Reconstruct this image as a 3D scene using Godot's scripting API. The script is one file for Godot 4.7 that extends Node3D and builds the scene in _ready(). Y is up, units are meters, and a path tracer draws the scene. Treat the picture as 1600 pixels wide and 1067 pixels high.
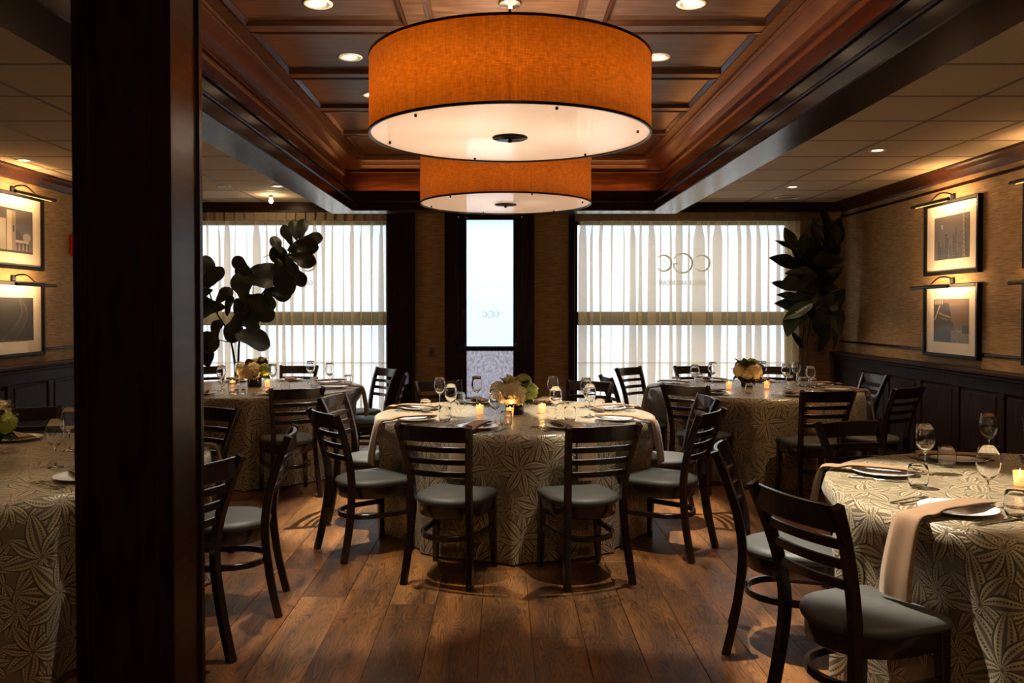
extends Node3D
# A dim restaurant dining room: five round tables with damask cloths under a coffered wooden ceiling with two drum chandeliers.
# x to the right, y up, -z away from the camera; most places are written as (x, distance).

const EYE := 1.5
const TILE_Y := 2.70
const BEAM_Y := 2.38
const COFFER_Y := 2.845
const WALL_R := 3.82
const WALL_L := -4.14
const WALL_B := 9.40
const TABLE_R := 0.975
const TABLE_Y := 0.762

var M := {}
var rng := RandomNumberGenerator.new()
var taken := {}

class MB:
	# collects triangles; faces are given counter-clockwise as seen from outside
	var st := SurfaceTool.new()
	var uvs := true
	func _init():
		st.begin(Mesh.PRIMITIVE_TRIANGLES)
	func vert(p: Vector3, uv: Vector2, g: int):
		st.set_smooth_group(g)
		st.set_uv(uv)
		st.add_vertex(p)
	func tri(a: Vector3, b: Vector3, c: Vector3, g := -1, ua := Vector2.ZERO, ub := Vector2.ZERO, uc := Vector2.ZERO):
		vert(a, ua, g); vert(c, uc, g); vert(b, ub, g)
	func quad(a: Vector3, b: Vector3, c: Vector3, d: Vector3, g := -1, ua := Vector2.ZERO, ub := Vector2.ZERO, uc := Vector2.ZERO, ud := Vector2.ZERO):
		tri(a, b, c, g, ua, ub, uc); tri(a, c, d, g, ua, uc, ud)
	func grid(rows: Array, close_u := false, g := 0, uv_rows = null, flip := false):
		for i in rows.size() - 1:
			var r0: PackedVector3Array = rows[i]
			var r1: PackedVector3Array = rows[i + 1]
			var n := r0.size()
			for j in (n if close_u else n - 1):
				var k := (j + 1) % n
				var u := [Vector2.ZERO, Vector2.ZERO, Vector2.ZERO, Vector2.ZERO]
				if uv_rows != null:
					u = [uv_rows[i][j], uv_rows[i][j + 1], uv_rows[i + 1][j + 1], uv_rows[i + 1][j]]
				if flip:
					quad(r0[j], r1[j], r1[k], r0[k], g, u[0], u[3], u[2], u[1])
				else:
					quad(r0[j], r0[k], r1[k], r1[j], g, u[0], u[1], u[2], u[3])
	func cap(ring: PackedVector3Array, flip := false):
		var c := Vector3.ZERO
		for p in ring: c += p
		c /= ring.size()
		for j in ring.size():
			var k := (j + 1) % ring.size()
			if flip: tri(c, ring[k], ring[j], -1)
			else: tri(c, ring[j], ring[k], -1)
	func tube(rings: Array, g := 0, caps := true):
		# closed rings along a path; turned outward by its signed volume
		var v := 0.0
		var o: Vector3 = rings[0][0]
		for i in rings.size() - 1:
			var n: int = rings[i].size()
			for j in n:
				var k := (j + 1) % n
				var a: Vector3 = rings[i][j] - o
				var b: Vector3 = rings[i][k] - o
				var c: Vector3 = rings[i + 1][k] - o
				var d: Vector3 = rings[i + 1][j] - o
				v += a.dot(b.cross(c)) + a.dot(c.cross(d))
		var flip := v < 0.0
		grid(rings, true, g, null, flip)
		if caps:
			cap(rings[0], not flip)
			cap(rings[-1], flip)
	func lathe(profile: Array, n := 24, o := Vector3.ZERO, g := 0):
		var rows := []
		for p in profile:
			var r := PackedVector3Array()
			for j in n:
				var t := TAU * j / n
				r.append(o + Vector3(p[0] * sin(t), p[1], p[0] * cos(t)))
			rows.append(r)
		grid(rows, true, g)
	func box(c: Vector3, s: Vector3, bev := 0.0, xf := Transform3D()):
		var h := s / 2.0
		if bev <= 0.0:
			var p := []
			for i in 8:
				p.append(xf * (c + Vector3(h.x * (1 if i & 1 else -1), h.y * (1 if i & 2 else -1), h.z * (1 if i & 4 else -1))))
			for f in [[4, 5, 7, 6], [1, 0, 2, 3], [5, 1, 3, 7], [0, 4, 6, 2], [6, 7, 3, 2], [0, 1, 5, 4]]:
				quad(p[f[0]], p[f[1]], p[f[2]], p[f[3]], -1, Vector2(0, 0), Vector2(1, 0), Vector2(1, 1), Vector2(0, 1))
			return
		var b := minf(bev, minf(h.x, minf(h.y, h.z)) * 0.9)
		var at := func(i: int, axis: int) -> Vector3:
			var sg := Vector3(1 if i & 1 else -1, 1 if i & 2 else -1, 1 if i & 4 else -1)
			var q := h - Vector3(b, b, b)
			q[axis] = h[axis]
			return xf * (c + sg * q)
		var faces := [[[4, 5, 7, 6], 2], [[1, 0, 2, 3], 2], [[5, 1, 3, 7], 0], [[0, 4, 6, 2], 0], [[6, 7, 3, 2], 1], [[0, 1, 5, 4], 1]]
		for f in faces:
			var k: Array = f[0]
			quad(at.call(k[0], f[1]), at.call(k[1], f[1]), at.call(k[2], f[1]), at.call(k[3], f[1]))
		var mid: Vector3 = xf * c
		for e in [[0, 1], [2, 3], [4, 5], [6, 7]]: edge(at, e, 1, 2, mid)
		for e in [[0, 2], [1, 3], [4, 6], [5, 7]]: edge(at, e, 0, 2, mid)
		for e in [[0, 4], [1, 5], [2, 6], [3, 7]]: edge(at, e, 0, 1, mid)
		for i in 8:
			out_tri(at.call(i, 0), at.call(i, 1), at.call(i, 2), mid)
	func edge(at: Callable, e: Array, a: int, b: int, mid: Vector3):
		var p: Vector3 = at.call(e[0], a)
		var q: Vector3 = at.call(e[1], a)
		var r: Vector3 = at.call(e[1], b)
		var s: Vector3 = at.call(e[0], b)
		if (q - p).cross(s - p).dot(p - mid) > 0.0: quad(p, q, r, s)
		else: quad(p, s, r, q)
	func out_tri(a: Vector3, b: Vector3, c: Vector3, mid: Vector3):
		if (b - a).cross(c - a).dot(a - mid) > 0.0: tri(a, b, c)
		else: tri(a, c, b)
	func done() -> ArrayMesh:
		st.generate_normals()
		st.index()
		return st.commit()

# ---------------------------------------------------------------- helpers
func numbered(called: String) -> String:
	var n: int = taken.get(called, 0)
	taken[called] = n + 1
	return called if n == 0 else "%s_%03d" % [called, n]

func P(x: float, d: float, y := 0.0) -> Vector3:
	return Vector3(x, y, -d)

func obj(called: String, mesh: Mesh, mat: Material, parent: Node = self, xf := Transform3D()) -> MeshInstance3D:
	var o := MeshInstance3D.new()
	o.name = numbered(called) if parent == self else called
	o.mesh = mesh
	o.material_override = mat
	o.transform = xf
	o.cast_shadow = GeometryInstance3D.SHADOW_CASTING_SETTING_ON
	parent.add_child(o, true)
	return o

func thing(called: String, label: String, category: String, at := Vector3.ZERO, turn := 0.0, group := "") -> Node3D:
	var o := Node3D.new()
	o.name = numbered(called)
	add_child(o, true)
	o.position = at
	o.rotation.y = turn
	tag(o, label, category, group)
	return o

func tag(o: Node, label: String, category: String, group := ""):
	o.set_meta("label", label)
	o.set_meta("category", category)
	if group: o.set_meta("group", group)

func struct(called: String, mesh: Mesh, mat: Material, label := "", category := "", parent: Node = self) -> MeshInstance3D:
	var o := obj(called, mesh, mat, parent)
	if parent == self:
		o.set_meta("kind", "structure")
		if label: tag(o, label, category)
	return o

func struct_node(called: String, label: String, category: String, at := Vector3.ZERO) -> Node3D:
	var o := thing(called, label, category, at)
	o.set_meta("kind", "structure")
	return o

func dup(src: Node3D, at: Vector3, turn: float, label: String, group := "") -> Node3D:
	var r: Node3D = src.duplicate()
	r.name = numbered(String(src.get_meta("base")))
	add_child(r, true)
	r.position = at
	r.rotation.y = turn
	r.set_meta("label", label)
	if group: r.set_meta("group", group)
	return r

func bx(c: Vector3, s: Vector3, bev := 0.0) -> ArrayMesh:
	var b := MB.new()
	b.box(c, s, bev)
	return b.done()

func span(x0: float, x1: float, y0: float, y1: float, d0: float, d1: float, bev := 0.0) -> ArrayMesh:
	return bx(Vector3((x0 + x1) / 2, (y0 + y1) / 2, -(d0 + d1) / 2), Vector3(absf(x1 - x0), absf(y1 - y0), absf(d1 - d0)), bev)

func sweep(b: MB, path: Array, w: Callable, up := Vector3.UP, _n := 8, _g := 0, g := -1):
	# w(i, t) gives [half width, half height] of a square section with eased corners; path in 3-D
	var rings := []
	for i in path.size():
		var t := (path[mini(i + 1, path.size() - 1)] as Vector3) - (path[maxi(i - 1, 0)] as Vector3)
		t = t.normalized()
		var side := t.cross(up).normalized()
		var u := side.cross(t).normalized()
		var hw: Array = w.call(i, float(i) / maxi(1, path.size() - 1))
		var c: float = minf(0.22 * minf(hw[0], hw[1]), 0.003)
		var r := PackedVector3Array()
		for q in [[1, -1, 0, 1], [1, 1, 0, -1], [1, 1, -1, 0], [-1, 1, 1, 0], [-1, 1, 0, -1], [-1, -1, 0, 1], [-1, -1, 1, 0], [1, -1, -1, 0]]:
			r.append(path[i] + side * (q[0] * hw[0] + q[2] * c) + u * (q[1] * hw[1] + q[3] * c))
		rings.append(r)
	b.tube(rings, g)

func pipe(b: MB, path: Array, radius, n := 8):
	var rings := []
	for i in path.size():
		var t := (path[mini(i + 1, path.size() - 1)] as Vector3) - (path[maxi(i - 1, 0)] as Vector3)
		t = t.normalized()
		var up := Vector3.UP if absf(t.y) < 0.9 else Vector3.RIGHT
		var side := t.cross(up).normalized()
		var u := side.cross(t)
		var rad: float = radius.call(float(i) / maxi(1, path.size() - 1)) if radius is Callable else radius
		var r := PackedVector3Array()
		for j in n:
			var a := TAU * j / n
			r.append(path[i] + side * rad * cos(a) + u * rad * sin(a))
		rings.append(r)
	b.tube(rings)

func smooth_path(pts: Array, k := 4) -> Array:
	var c := Curve3D.new()
	for i in pts.size():
		var tan := Vector3.ZERO
		if i > 0 and i < pts.size() - 1: tan = (pts[i + 1] - pts[i - 1]) / 6.0
		c.add_point(pts[i], -tan, tan)
	var out := []
	for i in (pts.size() - 1) * k + 1:
		out.append(c.sample(mini(i / k, pts.size() - 2), (i - mini(i / k, pts.size() - 2) * k) / float(k)))
	return out

# ---------------------------------------------------------------- textures
func noise_bytes(w: int, h: int, freq: float, sd: int, oct := 4, kind := FastNoiseLite.TYPE_SIMPLEX_SMOOTH) -> PackedByteArray:
	var n := FastNoiseLite.new()
	n.noise_type = kind
	n.seed = sd
	n.frequency = freq
	n.fractal_octaves = oct
	var im := n.get_seamless_image(w, h, false, false, 0.15)
	im.convert(Image.FORMAT_L8)
	return im.get_data()

func stretched(w: int, h: int, sw: int, sh: int, freq: float, sd: int, oct := 4) -> PackedByteArray:
	var n := FastNoiseLite.new()
	n.noise_type = FastNoiseLite.TYPE_SIMPLEX_SMOOTH
	n.seed = sd
	n.frequency = freq
	n.fractal_octaves = oct
	var im := n.get_seamless_image(sw, sh, false, false, 0.15)
	im.convert(Image.FORMAT_L8)
	im.resize(w, h, Image.INTERPOLATE_CUBIC)
	return im.get_data()

func tex(w: int, h: int, data: PackedByteArray, rgb := true) -> ImageTexture:
	return ImageTexture.create_from_image(Image.create_from_data(w, h, false, Image.FORMAT_RGB8 if rgb else Image.FORMAT_L8, data))

func two_tone(v: PackedByteArray, w: int, h: int, a: Color, b: Color) -> ImageTexture:
	var out := PackedByteArray()
	out.resize(v.size() * 3)
	for i in v.size():
		var t := v[i] / 255.0
		out[i * 3] = int(255.0 * lerpf(a.r, b.r, t))
		out[i * 3 + 1] = int(255.0 * lerpf(a.g, b.g, t))
		out[i * 3 + 2] = int(255.0 * lerpf(a.b, b.b, t))
	return tex(w, h, out)

func oak_bytes(w: int, h: int, sd: int) -> PackedByteArray:
	# grain along v: contour lines of a long noise, with pores and a few knots
	var big := stretched(w, h, w, h / 8, 0.011, sd, 3)
	var fib := stretched(w, h, w, h / 16, 0.35, sd + 1, 2)
	var tone := stretched(w, h, w / 2, h / 8, 0.02, sd + 2, 2)
	var out := PackedByteArray()
	out.resize(w * h)
	var knots := []
	var r := RandomNumberGenerator.new()
	r.seed = sd
	for i in 7: knots.append([r.randf() * w, r.randf() * h, r.randf_range(7, 15)])
	for y in h:
		var near := []
		for k in knots:
			if absf(y - k[1]) < k[2] * 9.0: near.append(k)
		for x in w:
			var i := y * w + x
			var n := big[i] / 255.0
			var dark := 0.0
			for k in near:
				var dx: float = (x - k[0]) / k[2]
				var dy: float = (y - k[1]) / (k[2] * 2.2)
				var q := dx * dx + dy * dy
				if q < 14.0:
					n += 0.35 * exp(-q * 0.45)
					dark = maxf(dark, exp(-q * 1.3))
			var ring := fposmod(n * 13.0, 1.0)
			var line := pow(1.0 - ring, 3.0)
			var v := 0.62 - 0.46 * line + 0.5 * (fib[i] / 255.0 - 0.5) + 0.6 * (tone[i] / 255.0 - 0.5) - 0.5 * dark
			out[i] = int(clampf(v, 0.0, 1.0) * 255.0)
	return out

func damask_bytes(n: int) -> PackedByteArray:
	# starburst flowers of pointed petals, striped and dotted, over a plain ground
	var v := PackedByteArray()
	v.resize(n * n)
	v.fill(95)
	var r := RandomNumberGenerator.new()
	r.seed = 5
	var spots := []
	for i in 5:
		for j in 5:
			spots.append([(i + 0.5 * (j % 2) + r.randf_range(-0.14, 0.14)) / 5.0, (j + r.randf_range(-0.12, 0.12)) / 5.0, r.randf_range(0.85, 1.15) if (i + j) % 2 == 0 else r.randf_range(0.5, 0.8)])
	spots.sort_custom(func(a, b): return a[2] < b[2])
	for s in spots:
		var petals: int = 8 + r.randi() % 3
		var a0 := r.randf() * TAU
		for k in petals:
			var a := a0 + TAU * k / petals + r.randf_range(-0.08, 0.08)
			var ln: float = n * 0.165 * s[2] * r.randf_range(0.82, 1.08)
			var wd := ln * 0.25
			var dx := cos(a)
			var dy := sin(a)
			var steps := int(ln / 0.7)
			for ti in steps:
				var t := (ti + 0.5) / steps
				var w := wd * pow(sin(PI * pow(t, 0.85)), 0.75)
				var ws := int(w / 0.7) + 1
				for si in range(-ws, ws + 1):
					var q := absf(si) / float(ws)
					var lat := q * w * signf(si)
					var x := posmod(int(s[0] * n + dx * (t * ln + 4) - dy * lat), n)
					var y := posmod(int(s[1] * n + dy * (t * ln + 4) + dx * lat), n)
					var c := 205
					if q > 0.82: c = 15
					elif q > 0.58: c = 225
					elif q > 0.40: c = 30 if sin(t * ln * 0.5) > -0.45 else 180
					elif q > 0.16: c = 190
					else: c = 50
					v[y * n + x] = c
		var rr := int(n * 0.008)
		for yy in range(-rr, rr + 1):
			for xx in range(-rr, rr + 1):
				if xx * xx + yy * yy < rr * rr:
					v[posmod(int(s[1] * n) + yy, n) * n + posmod(int(s[0] * n) + xx, n)] = 60
	return v

func print_photo(kind: int) -> ImageTexture:
	# the four framed photographs, as flat prints in sepia
	var w := 240
	var h := 160
	var im := Image.create(w, h, false, Image.FORMAT_RGB8)
	var r := RandomNumberGenerator.new()
	r.seed = 40 + kind
	var ink := Color(0.07, 0.06, 0.055)
	if kind == 0:   # refinery towers under a low sun
		for y in h: im.fill_rect(Rect2i(0, y, w, 1), Color(0.30, 0.24, 0.20).lerp(Color(0.42, 0.34, 0.27), y / float(h)))
		for y in range(-8, 9):
			for x in range(-5, 6):
				if x * x * 2.5 + y * y < 64: im.set_pixel(54 + x, 38 + y, Color(0.85, 0.8, 0.7) if x * x + (y - 1) * (y - 1) > 9 else ink)
		for k in 46:
			var x := r.randi_range(0, w - 12)
			var hh := r.randi_range(18, 60)
			im.fill_rect(Rect2i(x, h - hh, r.randi_range(3, 9), hh), ink.lerp(Color(0.5, 0.46, 0.4), r.randf() * 0.5))
		for k in [[26, 74, 12], [76, 96, 16], [90, 80, 10], [128, 90, 14], [146, 118, 8]]:
			im.fill_rect(Rect2i(k[0], h - k[1], k[2], k[1]), ink)
			for s in 8: im.fill_rect(Rect2i(k[0] - 3, h - k[1] + s * 11, k[2] + 6, 2), Color(0.38, 0.34, 0.3))
		for y in h - 10:
			for x in 26: im.set_pixel(192 + x + (y * 8) / h, y + 4, ink.lerp(Color(0.62, 0.56, 0.48), 0.5 + 0.5 * sin(x * 0.24 + 0.3) * (0.6 + 0.4 * sin(y * 0.4))))
	elif kind == 1:   # dark hull beside a quay
		im.fill(Color(0.46, 0.34, 0.26))
		im.fill_rect(Rect2i(0, 0, w, 26), Color(0.52, 0.40, 0.31))
		for y in h:
			var edge := int(96.0 + 26.0 * sin(clampf(y / 70.0, 0, 1) * PI / 2))
			if y > 14: im.fill_rect(Rect2i(0, y, edge, 1), Color(0.10, 0.085, 0.07).lerp(Color(0.16, 0.13, 0.1), y / float(h)))
		for k in 4: im.fill_rect(Rect2i(10 + k * 15, 4, 10, 16), Color(0.75, 0.68, 0.56))
		for y in 56: im.fill_rect(Rect2i(40 - y * 2 / 3, 22 + y, 9, 2), Color(0.72, 0.64, 0.52))
		for k in 16: im.fill_rect(Rect2i(38 + k * 5, 50 + k, 3, 6), Color(0.8, 0.74, 0.62))
		for k in 11: im.fill_rect(Rect2i(46 + k * 5, 66 + k, 3, 4), Color(0.7, 0.64, 0.54))
		im.fill_rect(Rect2i(124, 112, w - 124, 48), Color(0.56, 0.47, 0.38))
		for k in 30: im.fill_rect(Rect2i(r.randi_range(122, 230), r.randi_range(108, 154), r.randi_range(4, 16), r.randi_range(1, 3)), ink.lerp(Color(0.7, 0.62, 0.5), r.randf()))
		for y in 34: im.fill_rect(Rect2i(124, 82 + y, 6 + y * 2 / 3, 1), ink)
		im.fill_rect(Rect2i(196, 96, 44, 30), Color(0.16, 0.13, 0.11))
	elif kind == 2:   # pale modern building
		for y in h: im.fill_rect(Rect2i(0, y, w, 1), Color(0.22, 0.17, 0.13).lerp(Color(0.5, 0.42, 0.34), y / float(h)))
		im.fill_rect(Rect2i(0, 40, 70, 120), Color(0.74, 0.68, 0.58))
		im.fill_rect(Rect2i(76, 8, 54, 152), Color(0.82, 0.76, 0.66))
		im.fill_rect(Rect2i(106, 8, 24, 152), Color(0.6, 0.53, 0.44))
		im.fill_rect(Rect2i(112, 60, 10, 24), ink)
		for y in 60: im.fill_rect(Rect2i(130, 70 + y, 10 + y, 1), ink.lerp(Color(0.4, 0.34, 0.28), 0.3))
		im.fill_rect(Rect2i(130, 112, 84, 10), Color(0.78, 0.72, 0.62))
		for k in 7: im.fill_rect(Rect2i(138 + k * 12, 124, 5, 30), Color(0.7, 0.63, 0.52) if k % 2 else ink)
		for y in 30:
			var a := 26.0 * sqrt(maxf(0.0, 1.0 - pow((y - 15) / 16.0, 2)))
			im.fill_rect(Rect2i(int(202 - a), 84 + y, int(2 * a), 1), Color(0.72, 0.65, 0.55))
		im.fill_rect(Rect2i(0, 152, w, 8), ink)
	else:   # winding road through a dark wood
		im.fill(Color(0.13, 0.13, 0.125))
		for k in 700: im.fill_rect(Rect2i(r.randi_range(0, w - 3), r.randi_range(0, h - 1), 2, r.randi_range(1, 4)), Color(0.17, 0.165, 0.155).lerp(Color(0.3, 0.28, 0.25), r.randf()))
		for y in h:
			var t := y / float(h)
			var cx := 120.0 + 62.0 * sin(t * 3.4 + 0.4)
			var hw := 6.0 + 44.0 * t
			im.fill_rect(Rect2i(int(clampf(cx - hw, 0, w)), y, int(hw * 1.7), 1), Color(0.2, 0.19, 0.18))
			im.fill_rect(Rect2i(int(clampf(cx - hw, 0, w - 4)), y, 3, 1), Color(0.52, 0.47, 0.4))
			im.fill_rect(Rect2i(int(clampf(cx + hw * 0.7, 0, w - 4)), y, 3, 1), Color(0.52, 0.47, 0.4))
	return ImageTexture.create_from_image(im)

func mat(called: String, c: Color, rough := 0.5, metal := 0.0) -> StandardMaterial3D:
	var m := StandardMaterial3D.new()
	m.resource_name = called
	m.albedo_color = c
	m.roughness = rough
	m.metallic = metal
	M[called] = m
	return m

func tri_map(m: StandardMaterial3D, t: Texture2D, scale: Vector3, bump: Texture2D = null, depth := 0.1, world := true):
	m.albedo_texture = t
	m.uv1_triplanar = true
	m.uv1_world_triplanar = world
	m.uv1_scale = scale
	if bump:
		m.heightmap_enabled = true
		m.heightmap_texture = bump
		m.heightmap_scale = depth

func materials():
	# dark stained wood for panelling and chairs
	var g := stretched(512, 512, 512, 64, 0.06, 11, 4)   # streaks run along v
	var gt := PackedByteArray()
	gt.resize(512 * 512)
	for y in 512:
		for x in 512: gt[y * 512 + x] = g[x * 512 + y]
	var wood_tex := two_tone(gt, 512, 512, Color(0.62, 0.58, 0.55), Color(1, 1, 1))      # streaks along u (level)
	var wood_up := two_tone(g, 512, 512, Color(0.62, 0.58, 0.55), Color(1, 1, 1))        # streaks along v (upright)
	tri_map(mat("mahogany", Color(0.31, 0.185, 0.115), 0.28), wood_tex, Vector3(0.8, 0.8, 0.8))
	tri_map(mat("mahogany_dark", Color(0.20, 0.115, 0.075), 0.24), wood_tex, Vector3(0.8, 0.8, 0.8))
	tri_map(mat("mahogany_upright", Color(0.21, 0.12, 0.08), 0.32), wood_up, Vector3(0.8, 0.8, 0.8))
	tri_map(mat("panel_wood", Color(0.285, 0.205, 0.15), 0.28), wood_tex, Vector3(0.8, 0.8, 0.8))
	tri_map(mat("wainscot", Color(0.23, 0.155, 0.11), 0.6), wood_up, Vector3(0.8, 0.8, 0.8))
	tri_map(mat("chair_wood", Color(0.165, 0.098, 0.072), 0.26), wood_up, Vector3(2.5, 2.5, 2.5), null, 0.0, false)
	for k in ["mahogany_dark", "mahogany_upright", "wainscot", "mahogany", "panel_wood"]: M[k].metallic_specular = 0.28
	M.panel_wood.metallic_specular = 0.14
	M.mahogany_dark.roughness = 0.2
	M.chair_wood.clearcoat_enabled = true
	M.chair_wood.clearcoat = 0.35
	M.chair_wood.clearcoat_roughness = 0.2
	# floor oak, in a few tones
	var oak := oak_bytes(512, 1024, 21)
	var oak_bump := tex(512, 1024, oak, false)
	var lo := [Color(0.17, 0.105, 0.055), Color(0.20, 0.125, 0.065), Color(0.14, 0.09, 0.05), Color(0.22, 0.145, 0.08), Color(0.18, 0.11, 0.06)]
	var hi := [Color(0.62, 0.40, 0.19), Color(0.68, 0.445, 0.22), Color(0.55, 0.345, 0.16), Color(0.72, 0.485, 0.25), Color(0.65, 0.415, 0.19)]
	for i in 5:
		var m := mat("oak%d" % i, Color.WHITE, 0.42)
		m.albedo_texture = two_tone(oak, 512, 1024, lo[i], hi[i])
		m.heightmap_enabled = true
		m.heightmap_texture = oak_bump
		m.heightmap_scale = 0.06
	mat("subfloor", Color(0.07, 0.045, 0.03), 0.8)
	# grass cloth wallpaper
	var gc := stretched(512, 1024, 32, 1024, 0.19, 31, 3)
	var gc2 := noise_bytes(512, 1024, 0.02, 32, 3)
	var gv := PackedByteArray()
	gv.resize(gc.size())
	for i in gc.size(): gv[i] = clampi(int(gc[i] * 0.95 + gc2[i] * 0.3 - 30), 0, 255)
	tri_map(mat("grasscloth", Color.WHITE, 0.85), two_tone(gv, 512, 1024, Color(0.46, 0.355, 0.23), Color(0.77, 0.63, 0.44)), Vector3(0.7, 0.7, 0.7), tex(512, 1024, gv, false), 0.25)
	# ceiling tile
	var tn := noise_bytes(512, 512, 0.12, 41, 4)
	tri_map(mat("ceiling_tile", Color.WHITE, 0.9), two_tone(tn, 512, 512, Color(0.68, 0.60, 0.48), Color(0.78, 0.69, 0.56)), Vector3(1.6, 1.6, 1.6), tex(512, 512, tn, false), 0.06)
	mat("ceiling_grid", Color(0.42, 0.37, 0.30), 0.6)
	mat("plaster", Color(0.35, 0.30, 0.25), 0.9)
	# cloth
	var dm := damask_bytes(1024)
	var weave := noise_bytes(512, 512, 0.3, 51, 2)
	var c := mat("damask", Color.WHITE, 0.5)
	c.albedo_texture = two_tone(dm, 1024, 1024, Color(0.28, 0.23, 0.16), Color(0.78, 0.71, 0.565))
	c.heightmap_enabled = true
	c.heightmap_texture = tex(1024, 1024, dm, false)
	c.heightmap_scale = 0.09
	var inv := PackedByteArray()
	inv.resize(dm.size())
	for i in dm.size(): inv[i] = 195 - dm[i] / 2
	c.roughness = 0.72
	c.roughness_texture = tex(1024, 1024, inv, false)
	c.metallic = 0.12
	c.rim_enabled = true
	c.rim = 0.2
	tri_map(mat("napkin", Color(1, 1, 1), 0.8), two_tone(weave, 512, 512, Color(0.36, 0.26, 0.16), Color(0.68, 0.52, 0.36)), Vector3(2.5, 2.5, 2.5), tex(512, 512, weave, false), 0.05, false)
	M.napkin.rim_enabled = true
	M.napkin.rim = 0.3
	tri_map(mat("vinyl", Color(1, 1, 1), 0.55), two_tone(weave, 512, 512, Color(0.22, 0.215, 0.20), Color(0.29, 0.285, 0.265)), Vector3(3, 3, 3), tex(512, 512, weave, false), 0.02, false)
	var sheer := mat("sheer", Color(0.62, 0.50, 0.34, 0.40), 0.9)
	sheer.transparency = BaseMaterial3D.TRANSPARENCY_ALPHA
	sheer.cull_mode = BaseMaterial3D.CULL_DISABLED
	sheer.backlight_enabled = true
	sheer.backlight = Color(1.0, 0.86, 0.62)
	var header := mat("sheer_header", Color(0.62, 0.56, 0.46), 0.9)
	header.backlight_enabled = true
	header.backlight = Color(0.35, 0.32, 0.27)
	# table ware
	mat("porcelain", Color(0.86, 0.84, 0.80), 0.15)
	mat("steel", Color(0.62, 0.60, 0.57), 0.22, 1.0)
	mat("black_metal", Color(0.045, 0.04, 0.035), 0.4, 0.3)
	mat("bronze", Color(0.20, 0.15, 0.10), 0.35, 0.8)
	var gl := mat("glass", Color(1, 1, 1, 0.0), 0.0)
	gl.refraction_enabled = true
	gl.refraction_scale = 0.05
	gl.transparency = BaseMaterial3D.TRANSPARENCY_ALPHA
	var pane := mat("pane", Color(0.95, 1.0, 1.0, 0.06), 0.02)
	pane.transparency = BaseMaterial3D.TRANSPARENCY_ALPHA
	var pg := mat("picture_glass", Color(1, 1, 1, 0.02), 0.05)
	pg.transparency = BaseMaterial3D.TRANSPARENCY_ALPHA
	pg.metallic_specular = 0.2
	var fr := mat("frosted", Color(0.80, 0.86, 0.90, 0.0), 0.5)
	fr.refraction_enabled = true
	fr.refraction_scale = 0.05
	var fr2 := mat("frosted_scratched", Color(1, 1, 1, 0.0), 0.55)
	fr2.albedo_texture = two_tone(noise_bytes(256, 256, 0.06, 61, 5), 256, 256, Color(0.36, 0.33, 0.35), Color(0.74, 0.71, 0.73))
	fr2.refraction_enabled = true
	fr2.refraction_scale = 0.05
	var wax := mat("votive_wax", Color(0.95, 0.85, 0.7), 0.5)
	wax.emission_enabled = true
	wax.emission = Color(1.0, 0.74, 0.46)
	wax.emission_energy_multiplier = 1.4
	wax.backlight_enabled = true
	wax.backlight = Color(1, 0.9, 0.8)
	var vg := mat("votive_glass", Color(0.98, 0.80, 0.52, 0.30), 0.3)
	vg.transparency = BaseMaterial3D.TRANSPARENCY_ALPHA
	vg.emission_enabled = true
	vg.emission = Color(1.0, 0.70, 0.40)
	vg.emission_energy_multiplier = 0.35
	var fl := mat("candle_flame", Color(1, 0.9, 0.7), 0.5)
	fl.emission_enabled = true
	fl.emission = Color(1.0, 0.75, 0.42)
	fl.emission_energy_multiplier = 6.0
	# lamps
	var lin := stretched(512, 512, 512, 96, 0.35, 71, 2)
	var lin2 := stretched(512, 512, 96, 512, 0.35, 72, 2)
	var lv := PackedByteArray()
	lv.resize(lin.size())
	for i in lin.size(): lv[i] = clampi(int(lin[i] * 0.5 + lin2[i] * 0.6) , 0, 255)
	var sh := mat("drum_linen", Color.WHITE, 0.8)
	tri_map(sh, two_tone(lv, 512, 512, Color(0.50, 0.40, 0.285), Color(0.96, 0.84, 0.69)), Vector3(0.75, 0.75, 0.75))
	sh.backlight_enabled = true
	sh.backlight = Color(0.94, 0.79, 0.48)
	var df := mat("lamp_diffuser", Color(0.82, 0.765, 0.715), 0.03)
	df.backlight_enabled = true
	df.backlight = Color(1.0, 0.97, 0.95)
	mat("lamp_white", Color(0.85, 0.82, 0.76), 0.4)
	for e in [["bulb_glow", Color(1.0, 0.72, 0.42), 4.0], ["spot_glow", Color(1.0, 0.86, 0.66), 9.0], ["tube_glow", Color(1.0, 0.70, 0.38), 1.0], ["cove_glow", Color(1.0, 0.42, 0.13), 3.0]]:
		var m := mat(e[0], e[1], 0.5)
		m.emission_enabled = true
		m.emission = e[1]
		m.emission_energy_multiplier = e[2]
	# plants and flowers
	mat("fig_leaf", Color(0.10, 0.13, 0.055), 0.45)
	mat("rubber_leaf", Color(0.095, 0.135, 0.07), 0.36)
	for k in ["fig_leaf", "rubber_leaf"]:
		M[k].backlight_enabled = true
		M[k].backlight = Color(0.08, 0.10, 0.02)
	mat("bark", Color(0.17, 0.12, 0.08), 0.8)
	mat("soil", Color(0.08, 0.06, 0.045), 0.95)
	mat("planter", Color(0.10, 0.095, 0.09), 0.4)
	for e in [["petal_cream", Color(0.93, 0.85, 0.66)], ["petal_green", Color(0.70, 0.74, 0.38)], ["petal_white", Color(0.95, 0.92, 0.82)], ["bouquet_leaf", Color(0.14, 0.24, 0.10)]]:
		mat(e[0], e[1], 0.6).backlight_enabled = true
		M[e[0]].backlight = Color(0.5, 0.48, 0.36)
	mat("petal_plum", Color(0.20, 0.07, 0.10), 0.6)
	mat("vase", Color(0.035, 0.035, 0.035), 0.12)
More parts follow.
